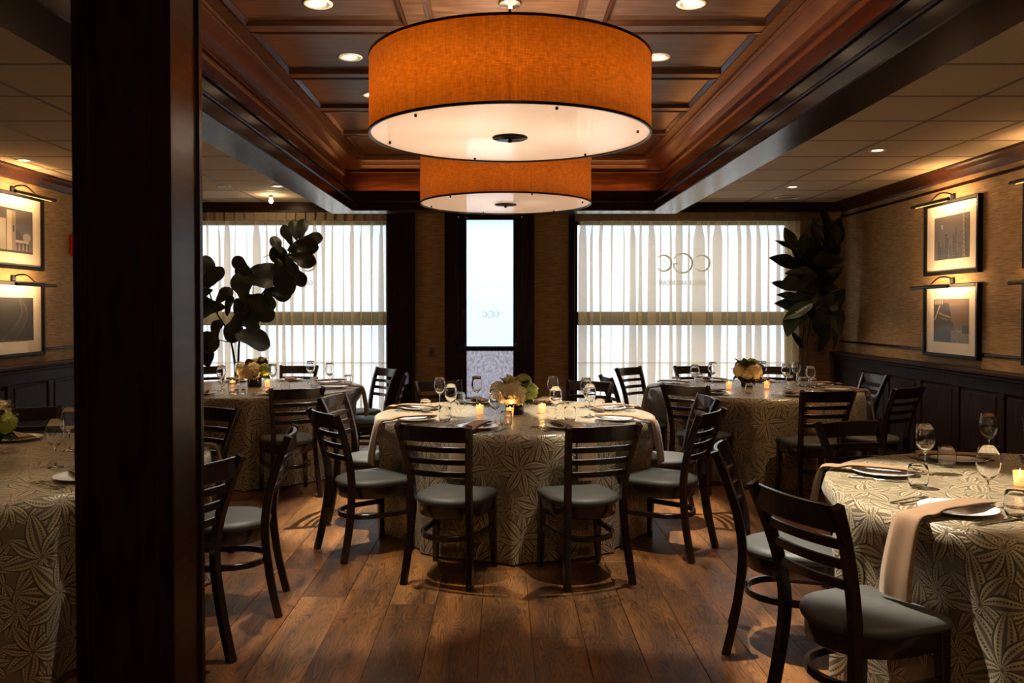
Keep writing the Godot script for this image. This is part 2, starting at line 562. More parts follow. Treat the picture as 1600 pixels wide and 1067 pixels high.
	# pictures
	mat("frame_black", Color(0.05, 0.045, 0.04), 0.45).metallic_specular = 0.25
	mat("mat_board", Color(0.86, 0.81, 0.72), 0.8)
	for i in 4: mat("print%d" % i, Color(0.78, 0.78, 0.78), 0.7).albedo_texture = print_photo(i)
	mat("alarm_red", Color(0.62, 0.06, 0.04), 0.4)
	mat("switch_plate", Color(0.40, 0.33, 0.25), 0.5)
	mat("speaker_grille", Color(0.48, 0.43, 0.36), 0.7)
	# outdoors
	mat("pavement", Color(0.80, 0.80, 0.79), 0.9)
	mat("render_white", Color(0.88, 0.89, 0.90), 0.9)
	mat("lettering", Color(0.12, 0.12, 0.13), 0.6)

# ---------------------------------------------------------------- light
func spot(at: Vector3, dir: Vector3, energy: float, angle: float, blend := 0.5, color := Color(1.0, 0.80, 0.56), size := 0.03):
	var l := SpotLight3D.new()
	l.name = numbered("spot_light")
	add_child(l, true)
	l.look_at_from_position(at, at + dir, Vector3.FORWARD if absf(dir.y) > 0.9 else Vector3.UP)
	l.light_energy = energy
	l.light_color = color.linear_to_srgb()
	l.spot_angle = angle
	l.spot_angle_attenuation = blend
	l.spot_range = 14.0
	l.spot_attenuation = 2.0
	l.light_size = size
	l.shadow_enabled = true

func omni(at: Vector3, energy: float, size: float, color: Color, parent: Node = self):
	var l := OmniLight3D.new()
	l.name = numbered("bulb_light")
	parent.add_child(l, true)
	l.position = at
	l.light_energy = energy
	l.light_color = color.linear_to_srgb()
	l.light_size = size
	l.omni_range = 14.0
	l.omni_attenuation = 2.0
	l.shadow_enabled = true

func area(at: Vector3, dir: Vector3, w: float, h: float, energy: float, color: Color):
	var l := AreaLight3D.new()
	l.name = numbered("strip_light")
	add_child(l, true)
	l.look_at_from_position(at, at + dir, Vector3.FORWARD if absf(dir.y) > 0.9 else Vector3.UP)
	l.area_size = Vector2(w, h)
	l.area_normalize_energy = true
	l.light_energy = energy
	l.light_color = color.linear_to_srgb()
	l.area_range = 12.0
	l.shadow_enabled = true

func _ready():
	rng.seed = 7
	# ---- camera
	var cam := Camera3D.new()
	cam.name = "camera"
	add_child(cam)
	var f := 1300.0
	cam.projection = Camera3D.PROJECTION_FRUSTUM
	cam.near = 0.05
	cam.far = 120.0
	cam.size = 1067.0 / f * cam.near
	cam.frustum_offset = Vector2(15.0, -26.8) / f * cam.near
	cam.position = Vector3(0, EYE, 0)
	cam.rotation_degrees = Vector3(-1.0, 0, 0)
	cam.current = true
	# ---- sky
	var we := WorldEnvironment.new()
	we.name = "environment"
	var env := Environment.new()
	env.background_mode = Environment.BG_SKY
	var sky := Sky.new()
	var sm := ProceduralSkyMaterial.new()
	sm.sky_top_color = Color(0.86, 0.90, 0.94)
	sm.sky_horizon_color = Color(0.93, 0.96, 0.98)
	sm.ground_bottom_color = Color(0.5, 0.5, 0.5)
	sm.ground_horizon_color = Color(0.8, 0.84, 0.87)
	sm.sky_energy_multiplier = 1.8
	sm.ground_energy_multiplier = 1.5
	sky.sky_material = sm
	env.sky = sky
	env.tonemap_mode = Environment.TONE_MAPPER_LINEAR
	env.tonemap_exposure = 1.0
	env.sdfgi_enabled = true
	env.ssao_enabled = true
	env.ssil_enabled = true
	we.environment = env
	add_child(we)
	materials()
	# ---- place
	shell()
	coffer()
	back_wall()
	outdoors()
	side_walls()
	pillar()
	tables_and_chairs()
	settings()
	chandelier(P(0.033, 3.67), "large orange linen drum chandelier hanging in front with its round cap in full view")
	chandelier(P(0.023, 6.0), "orange linen drum chandelier farther back, hanging over the centre table by the door")
	downlights()
	fig_plant()
	rubber_plant()

# ---------------------------------------------------------------- room
func shell():
	# floor of separate oak planks running away from the camera
	var fl := struct("floor", span(WALL_L - 0.2, WALL_R + 0.2, -0.1, -0.014, -2.2, WALL_B + 0.2), M.subfloor, "wide dark oak plank floor of the dining room", "floor")
	var wplank := 0.237
	var i0 := int(floor((WALL_L + 0.103) / wplank))
	for i in range(i0, int(ceil((WALL_R + 0.103) / wplank))):
		var x0 := -0.103 + i * wplank
		var d := 1.2 - rng.randf() * 1.6
		while d < WALL_B:
			var ln := rng.randf_range(1.5, 2.4)
			var a := maxf(d, 0.6)
			var e := minf(d + ln, WALL_B)
			if e - a > 0.05:
				var gap := 0.0008
				var b := MB.new()
				var xa := maxf(x0 + gap, WALL_L)
				var xb := minf(x0 + wplank - gap, WALL_R)
				a += gap
				e -= gap
				var uo := Vector2(rng.randf(), rng.randf())
				var uv := func(x: float, z: float) -> Vector2: return uo + Vector2((x - x0) / 0.95, z / 2.6)
				var c := 0.0016
				var t := [P(xa + c, a + c), P(xb - c, a + c), P(xb - c, e - c), P(xa + c, e - c)]
				var l := [P(xa, a, -c), P(xb, a, -c), P(xb, e, -c), P(xa, e, -c)]
				b.quad(t[0], t[1], t[2], t[3], -1, uv.call(xa, a), uv.call(xb, a), uv.call(xb, e), uv.call(xa, e))
				for k in 4:
					var k2 := (k + 1) % 4
					b.quad(l[k], l[k2], t[k2], t[k], -1, uo, uo, uo, uo)
					b.quad(l[k] - Vector3(0, 0.011, 0), l[k2] - Vector3(0, 0.011, 0), l[k2], l[k], -1, uo, uo, uo, uo)
				obj("plank", b.done(), M["oak%d" % (rng.randi() % 5)], fl)
			d += ln
	# plasterboard above everything and the wall behind the camera
	struct("roof_slab", span(WALL_L - 0.2, WALL_R + 0.2, 3.0, 3.15, -2.2, WALL_B + 0.2), M.plaster, "plain slab above the suspended ceiling", "ceiling")
	struct("wall_front", span(WALL_L - 0.2, WALL_R + 0.2, -0.1, 3.0, -2.2, -2.05), M.grasscloth, "papered wall behind the viewer", "wall")
	# lay-in tiles round the coffer, each its own panel
	var ce := struct_node("ceiling", "beige suspended ceiling of square lay-in tiles round the coffer", "ceiling")
	var pitch := 0.615
	var gx0 := 1.61
	var tile_s := pitch - 0.022
	var tm := bx(Vector3.ZERO, Vector3(tile_s, 0.018, tile_s), 0.003)
	var bars := MB.new()
	for side in [1, -1]:
		var lim: float = WALL_R if side > 0 else -WALL_L
		var base := 1.50 if side > 0 else 1.54
		# grid lines seen in the photograph lie at 2.71 and 3.32 on the window side
		var first: float = (2.71 - 2 * pitch) if side > 0 else (2.66 - 2 * pitch)
		var n := int(ceil((lim - first) / pitch))
		for ix in n:
			var xa := first + ix * pitch
			var xb := minf(xa + pitch, lim)
			for iz in 19:
				var da := -2.1 + 0.055 + iz * pitch
				var db := minf(da + pitch, WALL_B)
				if db - da < 0.08 or xb - xa < 0.08: continue
				if xb - xa > pitch - 0.01 and db - da > pitch - 0.01:
					obj("ceiling_panel", tm, M.ceiling_tile, ce, Transform3D(Basis(), Vector3(side * (xa + pitch / 2), TILE_Y + 0.014, -(da + pitch / 2))))
				else:
					obj("ceiling_panel", bx(Vector3(side * (xa + xb) / 2, TILE_Y + 0.014, -(da + db) / 2), Vector3(xb - xa - 0.022, 0.018, db - da - 0.022), 0.003), M.ceiling_tile, ce)
			bars.box(Vector3(side * xa, TILE_Y + 0.012, -3.65), Vector3(0.024, 0.016, 11.5))
		for iz in 20:
			bars.box(Vector3(side * (first + lim) / 2, TILE_Y + 0.012, 2.1 - 0.055 - iz * pitch), Vector3(lim - first, 0.016, 0.024))
	# the strips in front of and behind the coffer
	for s in [[-2.1, 2.08], [7.68, WALL_B]]:
		var n := int(ceil((s[1] - s[0]) / pitch))
		for iz in n:
			var da: float = s[0] + iz * pitch
			var db := minf(da + pitch, s[1])
			if db - da < 0.08: continue
			for ix in 5:
				var xa := -1.52 + ix * 0.6
				obj("ceiling_panel", bx(Vector3(xa + 0.3, TILE_Y + 0.014, -(da + db) / 2), Vector3(0.58, 0.018, db - da - 0.022), 0.003), M.ceiling_tile, ce)
			bars.box(Vector3(0, TILE_Y + 0.012, -da), Vector3(3.1, 0.016, 0.024))
	obj("ceiling_grid", bars.done(), M.ceiling_grid, ce)

func ring_side(profile: Array, rect: Array, side: int) -> ArrayMesh:
	# one mitred side of a moulding that runs round the rectangle [x0, x1, d0, d1]; profile: [outset, height], closed
	var b := MB.new()
	var rings := []
	for e in 2:
		var r := PackedVector3Array()
		for p in profile:
			var o: float = p[0]
			var c := [P(rect[0] - o, rect[2] - o, p[1]), P(rect[1] + o, rect[2] - o, p[1]), P(rect[1] + o, rect[3] + o, p[1]), P(rect[0] - o, rect[3] + o, p[1])]
			r.append(c[(side + e) % 4])
		rings.append(r)
	b.tube(rings, -1)
	return b.done()

func coffer():
	var rect := [-1.325, 1.353, 2.35, 7.40]
	var names := ["front", "rubber plant side", "door side", "fig plant side"]
	for s in 4:
		var bm := struct_node("trim_1", "dark polished wooden beam framing the coffer, %s" % names[s], "beam")
		obj("beam_box", ring_side([[0.24, TILE_Y + 0.03], [0.24, BEAM_Y + 0.006], [0.234, BEAM_Y], [0.006, BEAM_Y], [0.0, BEAM_Y + 0.006], [0.0, 2.452], [0.02, 2.452], [0.02, 2.478], [0.122, 2.478], [0.122, 2.74]], rect, s), M.mahogany_dark, bm)
		obj("bead", ring_side([[0.02, 2.452], [-0.008, 2.454], [-0.012, 2.462], [-0.008, 2.470], [0.02, 2.472]], rect, s), M.mahogany, bm)
		obj("cove_ledge", ring_side([[0.05, 2.472], [0.010, 2.472], [0.008, 2.535], [-0.004, 2.540], [-0.004, 2.556], [0.016, 2.556], [0.02, 2.54], [0.12, 2.54], [0.12, 2.472]], rect, s), M.mahogany_dark, bm)
		obj("recess_board", ring_side([[0.12, 2.54], [0.105, 2.54], [0.105, 2.738], [0.12, 2.738]], rect, s), M.mahogany, bm)
		obj("recess_bead", ring_side([[0.105, 2.728], [0.082, 2.730], [0.078, 2.739], [0.082, 2.748], [0.105, 2.75]], rect, s), M.mahogany, bm)
		obj("crown", ring_side([[0.105, 2.748], [0.088, 2.750], [0.078, 2.768], [0.05, 2.79], [0.018, 2.808], [-0.012, 2.826], [-0.018, 2.845], [0.105, 2.845]], rect, s), M.mahogany, bm)
		obj("crown_fillet", ring_side([[0.0, 2.832], [-0.030, 2.832], [-0.034, 2.838], [-0.034, 2.847], [0.0, 2.847]], rect, s), M.mahogany, bm)
	# coffer top: battens and recessed panels, three across and six deep
	var top := struct_node("trim_1", "wood panelled coffer ceiling with battens between square recessed panels", "ceiling")
	obj("backing_board", span(-1.46, 1.49, COFFER_Y + 0.03, COFFER_Y + 0.06, 2.2, 7.55), M.mahogany_dark, top)
	var xs := [-1.355, -0.40, 0.42, 1.385]
	var ds := [2.32]
	for k in 5: ds.append(3.21 + 0.8 * k)
	ds.append(7.43)
	var bw := 0.05
	for k in 4:
		var w: float = 0.13 if k == 0 or k == 3 else bw
		obj("batten", span(xs[k] - w, xs[k] + w, COFFER_Y, COFFER_Y + 0.035, 2.3, 7.45, 0.004), M.panel_wood, top)
	for k in 7:
		var w: float = 0.12 if k == 0 or k == 6 else bw
		for j in 3:
			var wa: float = 0.13 if j == 0 else bw
			var wb: float = 0.13 if j == 2 else bw
			obj("cross_batten", span(xs[j] + wa, xs[j + 1] - wb, COFFER_Y, COFFER_Y + 0.035, ds[k] - w, ds[k] + w, 0.004), M.panel_wood, top)
	for j in 3:
		for k in 6:
			var wa: float = 0.13 if j == 0 else bw
			var wb: float = 0.13 if j == 2 else bw
			var r := [xs[j] + wa, xs[j + 1] - wb, ds[k] + (0.12 if k == 0 else bw), ds[k + 1] - (0.12 if k == 5 else bw)]
			obj("coffer_panel", span(r[0], r[1], COFFER_Y + 0.016, COFFER_Y + 0.03, r[2], r[3]), M.panel_wood, top)
			var fr := MB.new()
			for s in 4:
				var rings := []
				for e in 2:
					var pr := PackedVector3Array()
					for p in [[0.0, -0.004], [0.012, -0.006], [0.030, 0.012], [0.034, 0.02], [0.0, 0.02]]:
						var o: float = -p[0]
						var c := [P(r[0] - o, r[2] - o, COFFER_Y + p[1]), P(r[1] + o, r[2] - o, COFFER_Y + p[1]), P(r[1] + o, r[3] + o, COFFER_Y + p[1]), P(r[0] - o, r[3] + o, COFFER_Y + p[1])]
						pr.append(c[(s + e) % 4])
					rings.append(pr)
				fr.tube(rings, -1)
			obj("panel_moulding", fr.done(), M.mahogany_dark, top)
	# warm light strips hidden behind the ledge
	var cove := Color(1.0, 0.40, 0.12)
	var cv := thing("cove_strip_lights", "glowing amber light strips hidden along the coffer ledge", "light")
	for e in [[P(0.014, 7.455, 2.544), Vector3(2.60, 0.006, 0.02)], [P(1.41, 4.87, 2.544), Vector3(0.02, 0.006, 4.9)], [P(-1.38, 4.87, 2.544), Vector3(0.02, 0.006, 4.9)], [P(0.014, 2.295, 2.544), Vector3(2.60, 0.006, 0.02)]]:
		obj("light_strip", bx(e[0], e[1]), M.cove_glow, cv)
	area(P(0.014, 7.455, 2.552), Vector3.UP, 2.6, 0.02, 0.8, cove)
	area(P(1.41, 4.87, 2.552), Vector3.UP, 0.02, 4.9, 0.8, cove)
	area(P(-1.38, 4.87, 2.552), Vector3.UP, 0.02, 4.9, 0.12, cove)

func back_wall():
	var d0 := WALL_B
	var d1 := WALL_B + 0.16
	var wl := struct_node("wall_back", "papered window wall with dark wooden pilasters and central door", "wall")
	for r in [[WALL_L - 0.2, -3.92, -0.1, 3.0], [-3.92, -1.27, 2.50, 3.0], [-3.92, -1.27, -0.1, 0.08], [-1.27, -0.62, -0.1, 3.0], [-0.62, 0.34, 2.60, 3.0], [-0.62, 0.34, -0.1, 0.0], [0.34, 0.80, -0.1, 3.0], [0.80, 3.27, 2.50, 3.0], [0.80, 3.27, -0.1, 0.08], [3.27, WALL_R + 0.2, -0.1, 3.0]]:
		obj("wall_panel", span(r[0], r[1], r[2], r[3], d0, d1), M.grasscloth, wl)
	# pilaster beside the window, door casing, crown
	var t := struct_node("trim_2", "dark wooden pilaster between the fig plant window and the papered wall", "trim")
	obj("pilaster_board", span(-1.285, -0.985, 0, 2.62, d0 - 0.03, d0, 0.004), M.mahogany_upright, t)
	obj("pilaster_strip", span(-1.30, -1.265, 0, 2.62, d0 - 0.045, d0, 0.006), M.mahogany_upright, t)
	obj("pilaster_strip", span(-1.02, -0.985, 0, 2.62, d0 - 0.045, d0, 0.006), M.mahogany_upright, t)
	var j := struct_node("trim_2", "narrow dark wooden jamb at the edge of the logo window by the door", "trim")
	obj("jamb_board", span(0.745, 0.815, 0, 2.56, d0 - 0.04, d0, 0.005), M.mahogany_upright, j)
	struct("trim_2", span(WALL_L, WALL_R, 2.60, TILE_Y + 0.02, d0 - 0.06, d0, 0.01), M.mahogany_dark, "dark wooden crown board above the curtains along the window wall", "trim")
	struct("baseboard_back", span(-1.27, 0.80, 0, 0.12, d0 - 0.02, d0, 0.005), M.mahogany_dark, "dark baseboard beside the door", "trim")
	# door
	var dr := struct_node("door_1", "dark wooden street door with tall frosted glass and a push bar", "door")
	for r in [[-0.65, -0.50, 0.0, 2.60], [0.22, 0.36, 0.0, 2.60]]:
		obj("casing", span(r[0], r[1], r[2], r[3], d0 - 0.035, d0 + 0.02, 0.006), M.mahogany_upright, dr)
	obj("casing_head", span(-0.50, 0.22, 2.545, 2.60, d0 - 0.035, d0 + 0.02, 0.006), M.mahogany_upright, dr)
	for r in [[-0.50, -0.405, 0.02, 2.545], [0.123, 0.22, 0.02, 2.545]]:
		obj("stile", span(r[0], r[1], r[2], r[3], d0, d0 + 0.05, 0.004), M.mahogany_upright, dr)
	obj("rail", span(-0.405, 0.123, 2.515, 2.545, d0, d0 + 0.05, 0.004), M.mahogany_upright, dr)
	obj("rail", span(-0.405, 0.123, 0.02, 0.28, d0, d0 + 0.05, 0.004), M.mahogany_upright, dr)
	obj("rail", span(-0.405, 0.123, 1.035, 1.085, d0, d0 + 0.05, 0.004), M.mahogany_upright, dr)
	var gp := obj("glass_pane", span(-0.405, 0.123, 1.085, 2.515, d0 + 0.02, d0 + 0.028), M.frosted, dr)
	obj("glass_pane", span(-0.405, 0.123, 0.28, 1.035, d0 + 0.02, d0 + 0.028), M.frosted_scratched, dr)
	var pb := MB.new()
	pb.box(P(-0.14, d0 - 0.05, 1.073), Vector3(0.60, 0.036, 0.03), 0.008)
	obj("push_bar", pb.done(), M.black_metal, dr)
	for x in [-0.47, 0.19]: obj("bar_end", bx(P(x, d0 - 0.03, 1.073), Vector3(0.10, 0.11, 0.06), 0.015), M.black_metal, dr)
	var lk := MB.new()
	lk.lathe([[0.0, 0.0], [0.026, 0.0], [0.026, 0.012], [0.016, 0.02], [0.0, 0.022]], 16)
	obj("lock_cylinder", lk.done(), M.black_metal, dr, Transform3D(Basis(Vector3.RIGHT, PI / 2), P(-0.455, d0, 1.475)))
	logo(gp, Vector3(-0.135, 1.45, -(d0 + 0.014)), 0.036, false)
	# windows
	window("window_1", -3.92, -1.27, "tall window with dark mid rail behind the fig plant and sheer curtain", [-2.43])
	window("window_2", 0.80, 3.27, "tall window with dark mid rail and round logo lettering behind sheer curtain", [2.05])
	curtain(-3.98, -1.29, "pleated sheer cream curtain behind the fiddle-leaf fig plant")
	curtain(0.85, 3.31, "pleated sheer cream curtain over the logo window between door and rubber plant")
	var sw := thing("light_switch", "small wall switch on the papered strip beside the door", "switch", P(-0.80, d0, 1.02))
	obj("plate", bx(Vector3(0, 0, 0.004), Vector3(0.06, 0.10, 0.008), 0.003), M.switch_plate, sw)
	obj("toggle", bx(Vector3(0, 0.005, 0.013), Vector3(0.014, 0.03, 0.014), 0.003), M.black_metal, sw)

func window(called: String, x0: float, x1: float, label: String, mullions: Array):
	var w := struct_node(called, label, "window")
	var d := WALL_B
	var y0 := 0.08
	var y1 := 2.50
	obj("window_frame", span(x0, x0 + 0.05, y0, y1, d + 0.03, d + 0.10, 0.004), M.black_metal, w)
	obj("window_frame", span(x1 - 0.05, x1, y0, y1, d + 0.03, d + 0.10, 0.004), M.black_metal, w)
	obj("window_frame", span(x0 + 0.05, x1 - 0.05, y1 - 0.04, y1, d + 0.03, d + 0.10, 0.004), M.black_metal, w)
	obj("window_frame", span(x0 + 0.05, x1 - 0.05, y0, y0 + 0.06, d + 0.03, d + 0.10, 0.004), M.black_metal, w)
	obj("mid_rail", span(x0 + 0.05, x1 - 0.05, 1.325, 1.478, d + 0.02, d + 0.11, 0.006), M.mahogany_upright, w)
	var up := obj("pane", span(x0 + 0.05, x1 - 0.05, 1.478, y1 - 0.04, d + 0.06, d + 0.066), M.pane, w)
	obj("pane", span(x0 + 0.05, x1 - 0.05, y0 + 0.06, 1.325, d + 0.06, d + 0.066), M.pane, w)
	for x in mullions: logo(up, Vector3(x, 2.03, -(d + 0.07)), 0.115, true)

func logo(parent: Node3D, at: Vector3, r: float, words: bool):
	# three ringed letters read from the street, so they run backwards from in here
	var arcs := [[-1.55, 1.0, 40.0, 320.0], [0.0, 1.22, 25.0, 335.0], [1.55, 1.0, 40.0, 320.0]]
	for k in 3:
		var b := MB.new()
		var rad: float = r * arcs[k][1] * 0.78
		var path := []
		for i in 41:
			var a := deg_to_rad(lerpf(arcs[k][2], arcs[k][3], i / 40.0))
			path.append(Vector3(cos(a) * rad, sin(a) * rad, 0))
		sweep(b, path, func(_i, t): return [r * (0.03 + 0.05 * sin(PI * t)), 0.003], Vector3.BACK, 8)
		if k == 1: b.box(Vector3(rad * 0.70, -rad * 0.06, 0), Vector3(rad * 0.56, r * 0.10, 0.005))
		if k == 1: b.box(Vector3(rad * 0.92, -rad * 0.24, 0), Vector3(r * 0.10, rad * 0.42, 0.005))
		obj("letter", b.done(), M.lettering, parent, Transform3D(Basis(Vector3.UP, PI), at + Vector3(-arcs[k][0] * r * 1.22, 0, 0)))
	if words:
		var t := TextMesh.new()
		t.text = "GRILLE AMERICAN"
		var fo := SystemFont.new()
		fo.font_names = PackedStringArray(["Droid Sans"])
		t.font = fo
		t.font_size = 20
		t.pixel_size = 0.0033
		t.depth = 0.004
		obj("lettering", t, M.lettering, parent, Transform3D(Basis(Vector3.UP, PI), at + Vector3(0, -0.225, 0)))

func curtain(x0: float, x1: float, label: String):
	var c := thing("sheer_curtain", label, "curtain")
	var top := 2.49
	var pitch := 0.108
	var n := int(round((x1 - x0) / pitch))
	pitch = (x1 - x0) / n
	var per := 22
	var jit := []
	for i in n + 1: jit.append([rng.randf_range(-0.55, 0.55) if i > 0 and i < n else 0.0, rng.randf_range(0.45, 1.3), rng.randf_range(0.2, 0.75), rng.randf_range(-0.3, 0.3)])
	var rows := []
	for iy in 15:
		var v := iy / 14.0
		var y := lerpf(top, 0.015, pow(v, 1.3))
		var open := smoothstep(0.0, 0.16, v)
		var row := PackedVector3Array()
		for i in n * per + 1:
			var s := i / float(per)
			var k := mini(int(s), n - 1)
			var u := s - k
			var J: Array = jit[k]
			# flat between the pinches, folded back over itself in three layers at each of them
			var cc: float = lerpf(0.36, 0.28 + 0.44 * J[2], open) * (0.5 + 0.5 * J[1]) * (1.0 + 0.25 * sin(v * 3.0 + J[0] * 20.0))
			var c2: float = open * (0.05 + 0.13 * fposmod(J[0] * 7.3, 1.0))
			var x: float = x0 + (k + u + cc * sin(TAU * u) + c2 * sin(2.0 * TAU * u + J[3] * 3.0) * sin(PI * u)) * pitch + pitch * (0.22 + 0.35 * open) * lerpf(J[0], jit[k + 1][0], u)
			var z: float = (0.026 + 0.016 * open) * J[1] * sin(TAU * u + 0.6) * sin(PI * u) + 0.004 * sin(5.0 * v + J[0] * 9.0)
			row.append(Vector3(x, y, -(WALL_B - 0.125) + z))
		rows.append(row)
	var b := MB.new()
	b.grid(rows, false, 0)
	obj("fabric", b.done(), M.sheer, c)
	# gathered heading with its pinch pleats
	var h := MB.new()
	h.box(Vector3((x0 + x1) / 2, 2.545, -(WALL_B - 0.115)), Vector3(x1 - x0, 0.095, 0.006))
	var hd := obj("heading", h.done(), M.sheer_header, c)
	var pm := MB.new()
	for k in 3:
		var a := (k - 1) * 0.5
		sweep(pm, [Vector3(0, 0.045, 0), Vector3(a * 0.018, 0.02, 0.014), Vector3(a * 0.006, -0.03, 0.010), Vector3(a * 0.024, -0.06, 0.016)], func(_i, _t): return [0.006, 0.010], Vector3.BACK, 8)
	var pleat := pm.done()
	for k in n: obj("pinch_pleat", pleat, M.sheer_header, hd, Transform3D(Basis(), Vector3(x0 + (k + 0.5) * pitch, 2.545, -(WALL_B - 0.120))))
	obj("curtain_rail", span(x0 - 0.02, x1 + 0.02, 2.585, 2.605, WALL_B - 0.14, WALL_B - 0.10, 0.004), M.black_metal, c)

func outdoors():
	struct("pavement", span(-14, 14, -0.25, -0.05, WALL_B + 0.4, 26.0), M.pavement, "pale concrete pavement outside the windows", "pavement")
	struct("building_opposite", span(-14, 14, -0.05, 4.2, 24.0, 26.0, 0.05), M.render_white, "low white rendered building across the street", "building")
	struct("entrance_canopy", span(-0.9, 0.62, 2.75, 2.85, WALL_B + 0.17, WALL_B + 1.2, 0.02), M.black_metal, "dark flat canopy over the street door outside", "canopy")

func side_walls():
	var xr := WALL_R
	var xl := WALL_L
	struct("wall_right", span(xr, xr + 0.2, -0.1, 3.0, -2.2, WALL_B + 0.16), M.grasscloth, "grasscloth papered wall with two framed photographs beside the rubber plant", "wall")
	struct("wall_left", span(xl - 0.2, xl, -0.1, 3.0, -2.2, WALL_B + 0.16), M.grasscloth, "grasscloth papered wall with framed photographs behind the pillar", "wall")
	for s in [1, -1]:
		var x: float = xr if s > 0 else xl
		var who := "under the ship photograph" if s > 0 else "behind the pillar"
		var side := "right" if s > 0 else "left"
		# crown
		var b := MB.new()
		var rings := []
		for d in [-2.0, WALL_B - 0.06]:
			var r := PackedVector3Array()
			for p in [[0.0, 2.60], [0.012, 2.60], [0.016, 2.615], [0.05, 2.65], [0.085, 2.672], [0.10, 2.685], [0.10, 2.715], [0.0, 2.715]]:
				r.append(P(x - s * p[0], d, p[1]))
			rings.append(r)
		b.tube(rings, -1)
		struct("trim_3", b.done(), M.mahogany, "dark wooden crown moulding along the papered wall %s" % ("beside the rubber plant" if s > 0 else "behind the pillar"), "trim")
		# beads framing the wallpaper field
		if s > 0: struct("trim_3", span(x - 0.012, x, 2.532, 2.557, -2, WALL_B, 0.004), M.mahogany_dark, "thin dark bead high on the papered wall above the photographs", "trim")
		struct("trim_3", span(x - s * 0.012, x, 1.135, 1.158, -2, WALL_B, 0.004), M.mahogany_dark, "thin dark bead low on the papered wall %s" % who, "trim")
		# wainscot with raised panels and its cap
		var w := struct_node("wainscot_" + side, "dark panelled wainscot with a deep wooden cap %s" % who, "wainscot")
		obj("wainscot_back", span(x - s * 0.05, x, 0, 0.99, -2, WALL_B), M.wainscot, w)
		obj("wainscot_cap", span(x - s * 0.125, x, 0.995, 1.032, -2, WALL_B, 0.008), M.wainscot, w)
		obj("cap_moulding", span(x - s * 0.095, x - s * 0.05, 0.965, 0.995, -2, WALL_B, 0.008), M.wainscot, w)
		obj("baseboard", span(x - s * 0.075, x - s * 0.05, 0.0, 0.13, -2, WALL_B, 0.006), M.wainscot, w)
		obj("top_rail", span(x - s * 0.07, x - s * 0.05, 0.87, 0.965, -2, WALL_B, 0.004), M.wainscot, w)
		obj("bottom_rail", span(x - s * 0.07, x - s * 0.05, 0.13, 0.20, -2, WALL_B, 0.004), M.wainscot, w)
		var d := WALL_B
		while d > -1.5:
			obj("stile", span(x - s * 0.07, x - s * 0.05, 0.20, 0.87, d - 0.09, d, 0.004), M.wainscot, w)
			var a := d - 0.62 + 0.02
			var e := d - 0.09 - 0.02
			obj("raised_panel", span(x - s * 0.066, x - s * 0.05, 0.225, 0.845, a, e, 0.012), M.wainscot, w)
			d -= 0.62
	# photographs
	picture(xr, 1, 7.05, 1.80, 2.43, 0, "framed photograph of refinery towers, upper picture above the ship", "")
	picture(xr, 1, 7.05, 1.095, 1.72, 1, "framed photograph of a dark ship hull, lower picture below the refinery", "")
	picture(xr, 1, 5.63, 1.80, 2.43, 3, "framed photograph mostly cut off at the frame edge, upper of two by the ship", "")
	picture(xr, 1, 5.63, 1.095, 1.72, 2, "framed photograph mostly cut off at the frame edge, lower of two by the ship", "")
	picture(xl, -1, 7.03, 1.845, 2.49, 2, "framed photograph of a pale modern building behind the pillar, upper picture", "")
	picture(xl, -1, 7.03, 1.10, 1.74, 3, "framed photograph of a winding road behind the pillar, lower picture", "")
	var al := thing("fire_alarm", "small red fire alarm on the papered wall just behind the pillar", "alarm", P(xl, 8.02, 2.12))
	obj("alarm_body", bx(Vector3(0.025, 0, 0), Vector3(0.05, 0.20, 0.12), 0.012), M.alarm_red, al)
	obj("strobe_lens", bx(Vector3(0.056, 0.03, 0), Vector3(0.014, 0.08, 0.06), 0.006), M.lamp_white, al)

